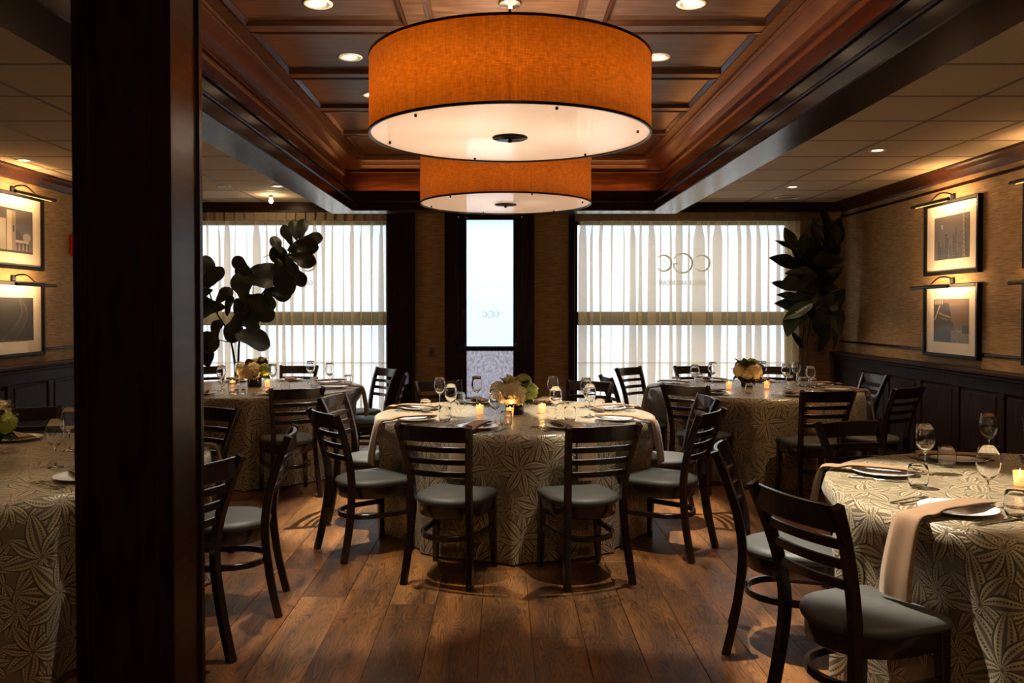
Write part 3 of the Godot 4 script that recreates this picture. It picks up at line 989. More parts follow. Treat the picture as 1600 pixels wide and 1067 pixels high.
func picture(x: float, s: int, dc: float, y0: float, y1: float, kind: int, label: String, group: String):
	var w := 0.86
	var h := y1 - y0
	var t := thing("framed_picture", label, "picture", P(x, dc, (y0 + y1) / 2), -s * PI / 2, group)
	# local: +z away from the wall, x along it
	var fw := 0.03
	for r in [[-w / 2, -w / 2 + fw, -h / 2, h / 2], [w / 2 - fw, w / 2, -h / 2, h / 2], [-w / 2 + fw, w / 2 - fw, h / 2 - fw, h / 2], [-w / 2 + fw, w / 2 - fw, -h / 2, -h / 2 + fw]]:
		obj("frame_rail", bx(Vector3((r[0] + r[1]) / 2, (r[2] + r[3]) / 2, 0.022), Vector3(r[1] - r[0], r[3] - r[2], 0.044), 0.004), M.frame_black, t)
	obj("mat_board", bx(Vector3(0, 0, 0.014), Vector3(w - 0.05, h - 0.05, 0.012)), M.mat_board, t)
	var b := MB.new()
	var pw := 0.555 / 2
	var ph := 0.37 / 2
	b.quad(Vector3(-pw, -ph, 0.0215), Vector3(pw, -ph, 0.0215), Vector3(pw, ph, 0.0215), Vector3(-pw, ph, 0.0215), -1, Vector2(0, 1), Vector2(1, 1), Vector2(1, 0), Vector2(0, 0))
	obj("print", b.done(), M["print%d" % kind], t)
	obj("glazing", bx(Vector3(0, 0, 0.030), Vector3(w - 0.06, h - 0.06, 0.002)), M.picture_glass, t)
	# the picture light: bracket on the wall, arched arm, dark tube with its glowing underside
	var g := MB.new()
	pipe(g, smooth_path([Vector3(0, h / 2 + 0.03, 0.0), Vector3(0, h / 2 + 0.055, 0.05), Vector3(0, h / 2 + 0.05, 0.13), Vector3(0, h / 2 - 0.02, 0.205)], 5), 0.007, 8)
	g.box(Vector3(0, h / 2 + 0.028, 0.012), Vector3(0.05, 0.05, 0.024), 0.006)
	obj("lamp_arm", g.done(), M.black_metal, t)
	var tb := MB.new()
	pipe(tb, [Vector3(-0.30, h / 2 - 0.03, 0.21), Vector3(0.30, h / 2 - 0.03, 0.21)], 0.014, 12)
	var tube := obj("lamp_tube", tb.done(), M.black_metal, t)
	obj("lamp_glow", bx(Vector3(0, h / 2 - 0.038, 0.1965), Vector3(0.52, 0.010, 0.006)), M.tube_glow, tube)
	area(t.transform * Vector3(0, h / 2 - 0.046, 0.200), t.transform.basis * Vector3(0, -0.62, -1.0), 0.52, 0.012, 0.30, Color(1.0, 0.60, 0.28))
	area(t.transform * Vector3(0, h / 2 - 0.012, 0.196), t.transform.basis * Vector3(0, 0.8, -1.0), 0.52, 0.012, 0.55, Color(1.0, 0.60, 0.28))

func pillar():
	var p := struct_node("pillar", "tall dark wooden pillar close to the viewer with edge trims", "pillar")
	var x0 := -1.085
	var x1 := -0.835
	obj("pillar_core", span(x0 + 0.01, x1 - 0.012, 0, TILE_Y, 2.115, 2.31), M.mahogany_upright, p)
	obj("corner_trim", span(x0, x0 + 0.034, 0, BEAM_Y, 2.10, 2.13, 0.004), M.mahogany_upright, p)
	obj("corner_trim", span(x1 - 0.05, x1, 0, BEAM_Y, 2.10, 2.118, 0.003), M.mahogany_upright, p)
	obj("side_board", span(x1 - 0.012, x1 - 0.004, 0, BEAM_Y, 2.118, 2.285), M.mahogany, p)
	obj("corner_trim", span(x1 - 0.03, x1 + 0.004, 0, BEAM_Y, 2.285, 2.315, 0.004), M.mahogany_upright, p)

# ---------------------------------------------------------------- furniture
func make_chair(called: String, label: String) -> Node3D:
	var t := thing(called, label, "chair")
	t.set_meta("base", called)
	# rear posts run in one piece from the foot to the top rail
	for s in [-1, 1]:
		var b := MB.new()
		var path := smooth_path([Vector3(s * 0.192, 0, 0.055), Vector3(s * 0.180, 0.20, 0.012), Vector3(s * 0.165, 0.43, -0.012), Vector3(s * 0.170, 0.60, 0.008), Vector3(s * 0.188, 0.76, 0.055), Vector3(s * 0.204, 0.885, 0.105)], 7)
		sweep(b, path, func(_i, u): return [0.0175 - 0.002 * u, 0.020 - 0.004 * absf(u - 0.45)], Vector3(0, 0, 1))
		obj("rear_post", b.done(), M.chair_wood, t)
	for s in [-1, 1]:
		var b := MB.new()
		sweep(b, [Vector3(s * 0.185, 0, -0.395), Vector3(s * 0.178, 0.22, -0.385), Vector3(s * 0.175, 0.425, -0.38)], func(_i, u): return [0.015 + 0.006 * u, 0.015 + 0.006 * u], Vector3(0, 0, 1), 8, 0)
		obj("front_leg", b.done(), M.chair_wood, t)
	# curved rails between the posts
	var back := func(yc: float, half: float, x: float, z: float, bow: float) -> ArrayMesh:
		var b := MB.new()
		var path := []
		for i in 13:
			var u := i / 12.0 * 2 - 1
			path.append(Vector3(u * x, yc, z + bow * (1 - u * u)))
		sweep(b, path, func(_i, _u): return [0.0085, half], Vector3.UP, 8, 0)
		return b.done()
	obj("top_rail", back.call(0.840, 0.042, 0.193, 0.088, 0.028), M.chair_wood, t)
	var ys := [0.752, 0.683, 0.612]
	var xs := [0.180, 0.173, 0.165]
	var zs := [0.052, 0.030, 0.010]
	for k in 3: obj("slat", back.call(ys[k], 0.0155, xs[k], zs[k], 0.026), M.chair_wood, t)
	# seat outline: round at the back, squared at the front
	var outline := func(grow: float, y: float) -> PackedVector3Array:
		var r := PackedVector3Array()
		for i in 40:
			var a := TAU * i / 40.0
			var ca := cos(a)
			var sa := sin(a)
			var p := Vector3.ZERO
			if sa >= 0: p = Vector3(ca * (0.208 + grow), y, -0.205 + sa * (0.205 + grow))
			else:
				var q := 0.22
				p = Vector3(signf(ca) * pow(absf(ca), q) * (0.208 + grow + 0.012 * -sa), y, -0.205 - pow(-sa, q + 0.15) * (0.225 + grow))
			r.append(p)
		return r
	var ap := MB.new()
	ap.tube([outline.call(-0.024, 0.352), outline.call(-0.018, 0.356), outline.call(-0.016, 0.424)], 0)
	obj("seat_apron", ap.done(), M.chair_wood, t)
	var cu := MB.new()
	cu.tube([outline.call(-0.02, 0.420), outline.call(-0.004, 0.426), outline.call(0.0, 0.440), outline.call(-0.006, 0.456), outline.call(-0.03, 0.466), outline.call(-0.09, 0.474), outline.call(-0.16, 0.477)], 0)
	obj("seat_cushion", cu.done(), M.vinyl, t)
	# bow stretcher
	var bo := MB.new()
	var bp := [Vector3(-0.178, 0.245, -0.385)]
	for i in 17:
		var a := PI * i / 16.0
		bp.append(Vector3(-cos(a) * 0.168, 0.245, -0.19 + sin(a) * 0.168))
	bp.append(Vector3(0.178, 0.245, -0.385))
	sweep(bo, bp, func(_i, _u): return [0.009, 0.015], Vector3.UP, 8, 0)
	obj("bow_stretcher", bo.done(), M.chair_wood, t)
	return t

var TAB := {
	"centre": [0.086, 5.87, "centre table"],
	"rubber": [2.355, 7.85, "table beside the rubber plant"],
	"fig": [-2.33, 7.90, "table beside the fig plant"],
	"near": [2.345, 3.33, "near table in front of the wainscot"],
	"pillar": [-2.45, 4.02, "table behind the pillar"],
}

func table_mesh(sd: int, folds: int, pushed: Array, turned: float) -> ArrayMesh:
	var r := RandomNumberGenerator.new()
	r.seed = sd
	var n := 240
	var b := MB.new()
	var rows := []
	var uvs := []
	var S := 1.0
	for rad in [0.004, 0.25, 0.5, 0.75, 0.90, 0.965, 0.978]:
		var row := PackedVector3Array()
		var uv := []
		for j in n + 1:
			var t := TAU * j / n
			row.append(Vector3(sin(t) * rad, TABLE_Y - (0.003 if rad > 0.97 else 0.0), cos(t) * rad))
			uv.append(Vector2(sin(t) * rad, cos(t) * rad) / S)
		rows.append(row)
		uvs.append(uv)
	b.grid(rows, false, 0, uvs, true)
	var f := []
	for k in folds: f.append([TAU * (k + r.randf_range(-0.28, 0.28)) / folds, r.randf_range(0.4, 1.25), r.randf_range(0.055, 0.11)])
	rows = []
	uvs = []
	for i in 15:
		var v := i / 14.0
		var row := PackedVector3Array()
		var uv := []
		for j in n + 1:
			var t := TAU * (j % n) / n
			var w := 0.0
			for q in f:
				var dt := wrapf(t - q[0], -PI, PI)
				w += q[1] * exp(-pow(dt / q[2], 2))
			var sway := 0.5 * sin(t * 3 + sd) + 0.5 * sin(t * 5 + 2 * sd)
			var y := TABLE_Y - 0.003 - (TABLE_Y - 0.014) * v
			var edge := 0.978 + 0.010 * minf(1.0, v * 14.0)
			var rad := edge + pow(v, 0.9) * (-0.006 + 0.105 * w + 0.012 * sway)
			for q in pushed:
				var dt := wrapf(t + turned - q[0], -PI, PI)
				if absf(dt) < 0.5:
					var lim: float = q[1] / cos(dt) + 0.9 * maxf(0.0, absf(tan(dt)) * q[1] - 0.235)
					rad = minf(rad, lerpf(1.4, lim, smoothstep(0.74, 0.49, y)) if lim > 0.97 else lerpf(rad, minf(rad, lim), smoothstep(0.74, 0.49, y)))
			row.append(Vector3(sin(t) * rad, y if v > 0 else TABLE_Y - 0.003, cos(t) * rad))
			uv.append(Vector2(TAU * j / n * 1.114 / S, 0.975 / S + v * 0.78))
		rows.append(row)
		uvs.append(uv)
	b.grid(rows, false, 0, uvs, true)
	return b.done()

func tables_and_chairs():
	var kind := "dark ladder-back chair, "
	var list := [
		["centre", -17.5, 1.47, 0, "front of the centre table, fig plant side"],
		["centre", 17.5, 1.47, 0, "front of the centre table, rubber plant side"],
		["centre", -54, 1.40, 0, "second from the front of the centre table, fig plant side"],
		["centre", 54.7, 1.40, 0, "second from the front of the centre table, rubber plant side"],
		["centre", -95, 1.27, -8, "third from the front of the centre table, fig plant side"],
		["centre", 92, 1.33, 2, "third from the front of the centre table, rubber plant side"],
		["centre", -154, 1.22, 0, "behind the centre table by the wall switch"],
		["centre", 153, 1.22, 0, "behind the centre table in front of the narrow jamb"],
		["rubber", -39, 1.33, 0, "front of the rubber plant table, toward the centre table"],
		["rubber", 4.4, 1.50, 0, "front middle of the rubber plant table"],
		["rubber", 34.7, 1.48, 0, "front of the rubber plant table, toward the wainscot"],
		["rubber", 95, 1.17, 0, "squeezed between the rubber plant table and the wainscot"],
		["rubber", -168, 1.26, 0, "behind the rubber plant table against the logo curtain"],
		["rubber", 152, 1.28, 0, "behind the rubber plant table beside the potted rubber plant"],
		["rubber", -136, 1.40, 0, "between the logo curtain and the rubber plant table, toward the door"],
		["rubber", -83, 1.36, 0, "side of the rubber plant table, just behind the centre table"],
		["fig", 27.5, 1.52, 0, "front of the fig plant table, fully turned to the viewer"],
		["fig", 93, 1.36, 0, "side of the fig plant table beside the centre table"],
		["fig", 128, 1.36, 0, "by the fig plant table in front of the dark pilaster"],
		["fig", 176, 1.22, 0, "behind the fig plant table against the curtain, alone"],
		["fig", -141, 1.40, 0, "behind the fig plant table, beneath the fig leaves"],
		["near", -161, 1.28, 0, "far side of the near table, facing the viewer"],
		["near", 148, 1.47, 0, "far side of the near table by the wainscot, almost out of frame"],
		["near", -109, 1.38, 0, "side of the near table, farther of two by the aisle"],
		["near", -68, 1.43, 0, "front aisle side of the near table, the largest chair in view"],
		["pillar", -155, 1.28, 0, "far side of the pillar table, behind its flowers"],
		["pillar", 153, 1.33, 0, "far side of the pillar table, seen past the pillar edge"],
		["pillar", 99, 1.34, 0, "aisle side of the pillar table, seen edge-on"],
		["pillar", 61, 1.37, 0, "aisle side of the pillar table, half hidden by the pillar"],
	]
	var pushed := {}   # where a seat presses the hanging cloth inward: [angle, distance of the seat's front edge]
	for c in list:
		c[2] = maxf(c[2], 1.42 if c[0] == "centre" and absf(c[1]) > 100 else 0.0) - 0.05
		pushed.get_or_add(c[0], []).append([deg_to_rad(c[1]), c[2] - 0.445])
	var sd := 3
	for key in ["centre", "rubber", "fig", "near", "pillar"]:
		var T: Array = TAB[key]
		var cl := obj("tablecloth", table_mesh(sd, 15, pushed[key], 0.7 * sd), M.damask, self, Transform3D(Basis(Vector3.UP, 0.7 * sd), P(T[0], T[1])))
		tag(cl, "floor-length starburst damask cloth on the round %s" % T[2], "tablecloth", "damask tablecloths")
		var tb := thing("round_table", "round banquet table hidden under damask, the %s" % T[2], "table", P(T[0], T[1]), 0, "round tables under damask")
		var top := MB.new()
		top.lathe([[0.0, 0.715], [0.95, 0.715], [0.962, 0.722], [0.962, 0.742], [0.955, 0.748], [0.0, 0.748]], 48)
		obj("tabletop", top.done(), M.subfloor, tb)
		var ped := MB.new()
		ped.lathe([[0.0, 0.0], [0.33, 0.0], [0.33, 0.02], [0.06, 0.06], [0.05, 0.10], [0.05, 0.66], [0.14, 0.715], [0.0, 0.715]], 24)
		obj("pedestal", ped.done(), M.black_metal, tb)
		sd += 1
	var chair0: Node3D = null
	for c in list:
		var T: Array = TAB[c[0]]
		var a := deg_to_rad(c[1])
		var at: Vector3 = P(T[0], T[1]) + Vector3(sin(a), 0, cos(a)) * c[2]
		var turn := a + deg_to_rad(c[3])
		var label: String = kind + c[4]
		if chair0 == null:
			chair0 = make_chair("dining_chair", label)
			chair0.position = at
			chair0.rotation.y = turn
			chair0.set_meta("group", "ladder-back dining chairs")
		else:
			dup(chair0, at, turn, label, "ladder-back dining chairs")

# ---------------------------------------------------------------- table settings
func wine_glass() -> ArrayMesh:
	var b := MB.new()
	b.lathe([[0.0, 0.0], [0.035, 0.0], [0.036, 0.0015], [0.034, 0.003], [0.012, 0.006], [0.005, 0.012], [0.0036, 0.03], [0.0036, 0.085], [0.006, 0.098], [0.020, 0.108], [0.034, 0.126], [0.0415, 0.148], [0.0425, 0.165], [0.039, 0.195], [0.0335, 0.225], [0.0325, 0.226], [0.0318, 0.225], [0.0375, 0.195], [0.0412, 0.165], [0.0402, 0.149], [0.033, 0.128], [0.019, 0.111], [0.0, 0.105]], 28)
	return b.done()

func tumbler() -> ArrayMesh:
	var b := MB.new()
	b.lathe([[0.0, 0.0], [0.024, 0.0], [0.031, 0.004], [0.039, 0.025], [0.0415, 0.048], [0.039, 0.076], [0.0355, 0.094], [0.0345, 0.095], [0.0338, 0.094], [0.0372, 0.076], [0.0397, 0.048], [0.037, 0.026], [0.029, 0.010], [0.0, 0.008]], 28)
	return b.done()

func fork_mesh() -> ArrayMesh:
	var b := MB.new()
	sweep(b, smooth_path([Vector3(0, 0.003, 0.10), Vector3(0, 0.006, 0.06), Vector3(0, 0.010, -0.005), Vector3(0, 0.012, -0.03), Vector3(0, 0.008, -0.05)], 3), func(_i, t): return [lerpf(0.0068, 0.003, smoothstep(0.0, 0.6, t)) + 0.0075 * smoothstep(0.75, 1.0, t), 0.0013], Vector3.UP, 8)
	for k in 4:
		var x := (k - 1.5) * 0.0062
		sweep(b, [Vector3(x, 0.008, -0.049), Vector3(x, 0.006, -0.07), Vector3(x, 0.010, -0.096)], func(_i, t): return [0.0016 - 0.0006 * t, 0.0011], Vector3.UP, 8)
	return b.done()

func knife_mesh() -> ArrayMesh:
	var b := MB.new()
	sweep(b, [Vector3(0, 0.004, 0.115), Vector3(0, 0.005, 0.06), Vector3(0, 0.005, 0.01)], func(_i, t): return [0.0075 - 0.002 * t, 0.0036 - 0.001 * t], Vector3.UP, 8)
	sweep(b, [Vector3(0, 0.005, 0.01), Vector3(0.001, 0.005, -0.03), Vector3(0.001, 0.005, -0.09), Vector3(-0.004, 0.005, -0.12)], func(i, _t): return [[0.005, 0.010, 0.010, 0.002][i], 0.0009], Vector3.UP, 8)
	return b.done()

func napkin_mesh(draped: bool, sd: int) -> ArrayMesh:
	# a long fold in several layers, lying over the plate (z = 0) and hanging over the table edge (z = 0.24)
	var r := RandomNumberGenerator.new()
	r.seed = sd
	var b := MB.new()
	var pts := [Vector3(0, 0.021, -0.135), Vector3(0, 0.026, -0.06), Vector3(0.004, 0.027, 0.04), Vector3(0.004, 0.025, 0.13)]
	if draped: pts += [Vector3(0.004, 0.0115, 0.185), Vector3(0.0, 0.010, 0.232), Vector3(0, -0.006, 0.262), Vector3(-0.004, -0.09, 0.283), Vector3(-0.008, -0.20, 0.300), Vector3(-0.006, -0.245 - r.randf() * 0.03, 0.304)]
	else: pts += [Vector3(0.004, 0.017, 0.165)]
	var path := smooth_path(pts, 4)
	for layer in 3:
		var rings := []
		for i in path.size():
			var t := float(i) / (path.size() - 1)
			var tan: Vector3 = ((path[mini(i + 1, path.size() - 1)] as Vector3) - (path[maxi(i - 1, 0)] as Vector3)).normalized()
			var nrm := tan.cross(Vector3.RIGHT).normalized()
			var hw := (0.050 + 0.018 * smoothstep(0.45, 1.0, t)) * (1.0 - 0.07 * layer)
			var ring := PackedVector3Array()
			var m := 9
			for side in [1, -1]:
				for k in m:
					var u: float = (k / float(m - 1) * 2 - 1) * side
					var wave := 0.0022 * sin(u * 3.0 + t * 6.0 + sd + layer) * (0.5 + t)
					var c: Vector3 = path[i] + Vector3(u * hw + 0.005 * layer, 0, 0) + nrm * (0.003 + layer * 0.0042 + wave * (1.0 - absf(u) * 0.5))
					ring.append(c + nrm * (0.0017 * side * (1.0 - pow(absf(u), 6) * 0.8)))
			rings.append(ring)
		b.tube(rings, 0)
	return b.done()

func plate_mesh() -> ArrayMesh:
	var b := MB.new()
	b.lathe([[0.0, 0.0], [0.075, 0.0], [0.080, 0.003], [0.110, 0.010], [0.133, 0.0165], [0.1345, 0.0185], [0.132, 0.0195], [0.108, 0.014], [0.082, 0.0085], [0.0, 0.007]], 48)
	return b.done()

func settings():
	var plate := plate_mesh()
	var forks := fork_mesh()
	var knives := knife_mesh()
	var naps := []
	for k in 4: naps.append(napkin_mesh(true, k + 1))
	var flat := napkin_mesh(false, 9)
	var wine := wine_glass()
	var tum := tumbler()
	# [table, angle, where, draped, extra lateral turn]
	var S := [
		["centre", -19, "front place, fig plant side, of the centre table", true, 20],
		["centre", -63, "second place, fig plant side, of the centre table", true, 0],
		["centre", -112, "third place, fig plant side, of the centre table", true, 0],
		["centre", -160, "door place, fig plant side, of the centre table", false, 0],
		["centre", 160, "door place, rubber plant side, of the centre table", false, 0],
		["centre", 112, "third place, rubber plant side, of the centre table", true, 0],
		["centre", 64, "second place, rubber plant side, of the centre table", true, 0],
		["centre", 24, "front place, rubber plant side, of the centre table", true, -18],
		["rubber", -42, "front place toward the door, rubber plant table", true, 10],
		["rubber", -84, "side place toward the door, rubber plant table", true, 0],
		["rubber", -120, "curtain place toward the door, rubber plant table", false, 0],
		["rubber", -168, "middle curtain place of the rubber plant table", false, 20],
		["rubber", 155, "place under the rubber plant, rubber plant table", false, 0],
		["rubber", 106, "rear wainscot place of the rubber plant table", true, 0],
		["rubber", 68, "front wainscot place of the rubber plant table", true, 0],
		["rubber", 12, "front middle place of the rubber plant table", true, -10],
		["fig", -23, "front place by the pillar edge, fig plant table", false, 30],
		["fig", 27, "front place behind its chair, fig plant table", true, 0],
		["fig", 86, "side place toward the centre table, fig plant table", true, 0],
		["fig", 128, "place toward the dark pilaster, fig plant table", false, 0],
		["fig", 170, "middle curtain place of the fig plant table", false, 20],
		["fig", -148, "place under the fig leaves, fig plant table", false, 0],
		["near", -122, "aisle place farther from the viewer, near table", true, 0],
		["near", -66, "front aisle place of the near table", true, 12],
		["near", -170, "far place of the near table", false, 60],
		["near", 152, "far place of the near table by the wainscot", false, 40],
		["pillar", 58, "aisle place of the pillar table", false, -20],
		["pillar", 115, "rear aisle place of the pillar table", true, 0],
		["pillar", -156, "far place behind the flowers, pillar table", false, 30],
	]
	var plates := []
	var i := 0
	for s in S:
		var T: Array = TAB[s[0]]
		var a := deg_to_rad(s[1])
		var c := P(T[0], T[1], TABLE_Y)
		var xf := Transform3D(Basis(Vector3.UP, a), c)
		var tl: String = T[2]
		var pl := obj("dinner_plate", plate, M.porcelain, self, Transform3D(Basis(), xf * Vector3(0, 0.001, 0.745)))
		plates.append(pl.position)
		tag(pl, "white dinner plate, %s" % s[2], "plate", "white dinner plates")
		var nb := Basis(Vector3.UP, a) * (Basis(Vector3.UP, deg_to_rad(s[4])) if not s[3] else Basis())
		var nk := obj("napkin", naps[i % 4] if s[3] else flat, M.napkin, self, Transform3D(nb, xf * Vector3(0, 0.001, 0.745)))
		tag(nk, ("tan napkin %s, %s" % ["draped over the table edge" if s[3] else "folded flat on its plate", s[2]]), "napkin", "tan napkins")
		for k in 2:
			var fk := obj("fork", forks, M.steel, self, Transform3D(xf.basis, xf * Vector3(-0.158 - 0.034 * k, 0.001, 0.752 + 0.012 * k)))
			tag(fk, "%s silver fork, %s" % ["inner" if k == 0 else "outer", s[2]], "fork", "silver forks")
		var kn := obj("knife", knives, M.steel, self, Transform3D(xf.basis, xf * Vector3(0.162, 0.001, 0.752)))
		tag(kn, "silver knife, %s" % s[2], "knife", "silver knives")
		i += 1
	# glasses: [table, x, distance, kind, where]
	var G := [
		["centre", -0.50, 6.25, 0, "tall wine glass, rear of the pair near the fig plant side"],
		["centre", -0.355, 5.72, 0, "wine glass, front of the pair near the fig plant side"],
		["centre", -0.575, 6.05, 1, "water tumbler beside the second fig side plate"],
		["centre", -0.378, 5.46, 1, "water tumbler in front of the fig side wine glasses"],
		["centre", -0.295, 6.50, 1, "water tumbler at the door place on the fig side"],
		["centre", -0.180, 6.50, 0, "wine glass standing against the scratched door glass"],
		["centre", -0.045, 5.32, 0, "wine glass before the bouquet, cut by the tumbler"],
		["centre", 0.024, 5.26, 1, "water tumbler in front of the bouquet with a candle glowing behind it"],
		["centre", 0.36, 6.50, 0, "wine glass at the door place on the rubber plant side"],
		["centre", 0.355, 5.53, 0, "wine glass between votive and front tumbler, rubber plant side"],
		["centre", 0.448, 5.50, 1, "water tumbler behind the front rubber side plate"],
		["centre", 0.28, 6.63, 1, "water tumbler just beside the bouquet at the door place"],
		["centre", 0.603, 5.73, 0, "front wine glass of the crowded pair, rubber plant side"],
		["centre", 0.65, 6.24, 0, "rear wine glass of the crowded pair, rubber plant side"],
		["centre", 0.75, 6.09, 1, "water tumbler beside the third rubber side plate"],
		["rubber", 1.77, 7.75, 0, "wine glass in front of the curtain chair"],
		["rubber", 2.06, 8.15, 0, "wine glass beside the tall votive"],
		["rubber", 1.80, 7.42, 1, "water tumbler behind the front chair"],
		["rubber", 1.66, 7.95, 1, "water tumbler at the side place"],
		["rubber", 2.17, 7.28, 1, "water tumbler in front of the votive"],
		["rubber", 2.0, 8.45, 1, "water tumbler at the curtain edge"],
		["rubber", 2.60, 8.30, 0, "wine glass just behind the bouquet"],
		["rubber", 2.68, 7.85, 0, "wine glass, lone one beside the bouquet"],
		["rubber", 2.90, 8.2, 0, "rear wine glass of the pair by the wainscot"],
		["rubber", 2.80, 7.55, 0, "front wine glass of the pair by the wainscot"],
		["rubber", 2.62, 7.50, 1, "water tumbler lying low before the lone wine glass"],
		["rubber", 2.93, 7.85, 1, "water tumbler between the wainscot wine glasses"],
		["rubber", 3.05, 8.05, 1, "water tumbler at the rear wainscot place"],
		["fig", -2.57, 7.60, 0, "wine glass beside the pillar edge"],
		["fig", -2.60, 8.20, 0, "wine glass behind, against the fig trunk"],
		["fig", -2.37, 7.30, 1, "round water tumbler holding the reflection of a candle"],
		["fig", -2.17, 7.85, 0, "wine glass just beside the bouquet"],
		["fig", -1.96, 7.50, 1, "water tumbler behind the front chair"],
		["fig", -1.78, 8.35, 0, "rear wine glass of the pair near the pilaster"],
		["fig", -1.66, 8.00, 0, "front wine glass of the pair near the pilaster"],
		["fig", -1.80, 7.95, 1, "water tumbler chair side of the pilaster wine pair"],
		["fig", -1.52, 8.20, 1, "water tumbler curtain side of the pilaster wine pair"],
		["fig", -2.98, 8.1, 0, "wine glass half hidden by the pillar"],
		["near", 1.89, 3.72, 0, "wine glass, farther in on the aisle side"],
		["near", 2.33, 4.08, 0, "wine glass, rearmost"],
		["near", 1.80, 3.10, 0, "large wine glass beside the front aisle plate"],
		["near", 1.722, 3.435, 1, "water tumbler beside the far aisle plate"],
		["near", 2.09, 3.90, 1, "water tumbler at the far place"],
		["near", 1.80, 2.95, 1, "water tumbler beside the front aisle plate"],
		["pillar", -2.09, 3.88, 0, "wine glass, front of the pair by the pillar"],
		["pillar", -2.27, 4.35, 0, "wine glass, rear of the pair by the pillar"],
		["pillar", -1.98, 3.92, 1, "water tumbler cut off by the pillar"],
	]
	for g in G:
		for p in plates:   # keep each glass clear of the plates
			var away := Vector2(g[1] - p.x, -g[2] - p.z)
			if away.length() < 0.182:
				away = away.normalized() * 0.182
				g[1] = p.x + away.x
				g[2] = -(p.z + away.y)
		var o := obj("wine_glass" if g[3] == 0 else "water_tumbler", wine if g[3] == 0 else tum, M.glass, self, Transform3D(Basis(), P(g[1], g[2], TABLE_Y + 0.001)))
		tag(o, "clear %s, %s" % [g[4], TAB[g[0]][2]], "glass", "stemmed wine glasses" if g[3] == 0 else "water tumblers")
	# candles
	var V := [
		["centre", -0.16, 5.86, "toward the fig plant, beside the bouquet"],
		["centre", 0.052, 5.70, "in front of the bouquet, behind a tumbler"],
		["centre", 0.283, 5.92, "toward the rubber plant, beside the bouquet"],
		["rubber", 2.105, 7.72, "on the door side of the bouquet"],
		["rubber", 2.475, 7.78, "on the wainscot side of the bouquet"],
		["fig", -2.56, 7.88, "glowing behind the round tumbler"],
		["fig", -2.235, 7.90, "beside the dark vase"],
		["near", 2.16, 3.46, "alone by the tumblers"],
	]
	var hold := MB.new()
	hold.lathe([[0.0, 0.0], [0.021, 0.0], [0.0235, 0.003], [0.0275, 0.064], [0.0268, 0.065], [0.0260, 0.064], [0.0222, 0.006], [0.0, 0.006]], 20)
	var hm := hold.done()
	var wx := MB.new()
	wx.lathe([[0.0, 0.0065], [0.0215, 0.0065], [0.0235, 0.046], [0.020, 0.047], [0.0, 0.044]], 20)
	var wm := wx.done()
	var fm := MB.new()
	fm.lathe([[0.0, 0.048], [0.0035, 0.052], [0.0048, 0.058], [0.003, 0.068], [0.0, 0.076]], 10)
	var flm := fm.done()
	for v in V:
		var t := thing("votive_candle", "lit votive candle, %s, %s" % [v[3], TAB[v[0]][2]], "candle", P(v[1], v[2], TABLE_Y + 0.001), 0, "lit votive candles")
		obj("holder", hm, M.votive_glass, t)
		obj("wax", wm, M.votive_wax, t)
		obj("flame", flm, M.candle_flame, t)
		omni(P(v[1], v[2], TABLE_Y + 0.085), 0.007, 0.012, Color(1.0, 0.55, 0.22))
	# salt and pepper on the fig plant table
	for k in 2:
		var sm := thing("shaker", "small glass shaker in front of the dark vase, the one %s" % ["toward the pillar", "toward the front chair"][k], "shaker", P(-2.31 + 0.05 * k, 7.22 + 0.03 * k, TABLE_Y + 0.001), 0, "glass shakers")
		var b := MB.new()
		b.lathe([[0.0, 0.0], [0.017, 0.0], [0.019, 0.004], [0.019, 0.03], [0.015, 0.036], [0.0, 0.036]], 16)
		obj("body", b.done(), M.glass, sm)
		var cp := MB.new()
		cp.lathe([[0.015, 0.036], [0.0155, 0.045], [0.010, 0.049], [0.0, 0.05]], 16)
		obj("cap", cp.done(), M.steel, sm)
	bouquet("centre", P(TAB.centre[0], TAB.centre[1], TABLE_Y), 1, "white hydrangea bouquet in a low dark vase on the centre table", ["petal_cream", "petal_white", "petal_green", "petal_green", "petal_cream"], 1.0)
	bouquet("rubber", P(2.36, 7.98, TABLE_Y), 2, "candlelit hydrangea bouquet in a dark vase, table beside the rubber plant", ["petal_cream", "petal_cream", "petal_plum", "petal_green", "petal_plum"], 0.95)
	bouquet("fig", P(-2.38, 7.98, TABLE_Y), 3, "candlelit hydrangea bouquet in a dark vase, table beside the fig plant", ["petal_cream", "petal_white", "petal_green", "petal_plum", "petal_green"], 1.0)
	bouquet("pillar", P(-2.67, 4.28, TABLE_Y), 4, "cream hydrangea bouquet cut by the picture edge, table behind the pillar", ["petal_cream", "petal_cream", "petal_green", "petal_cream", "petal_white"], 0.95)

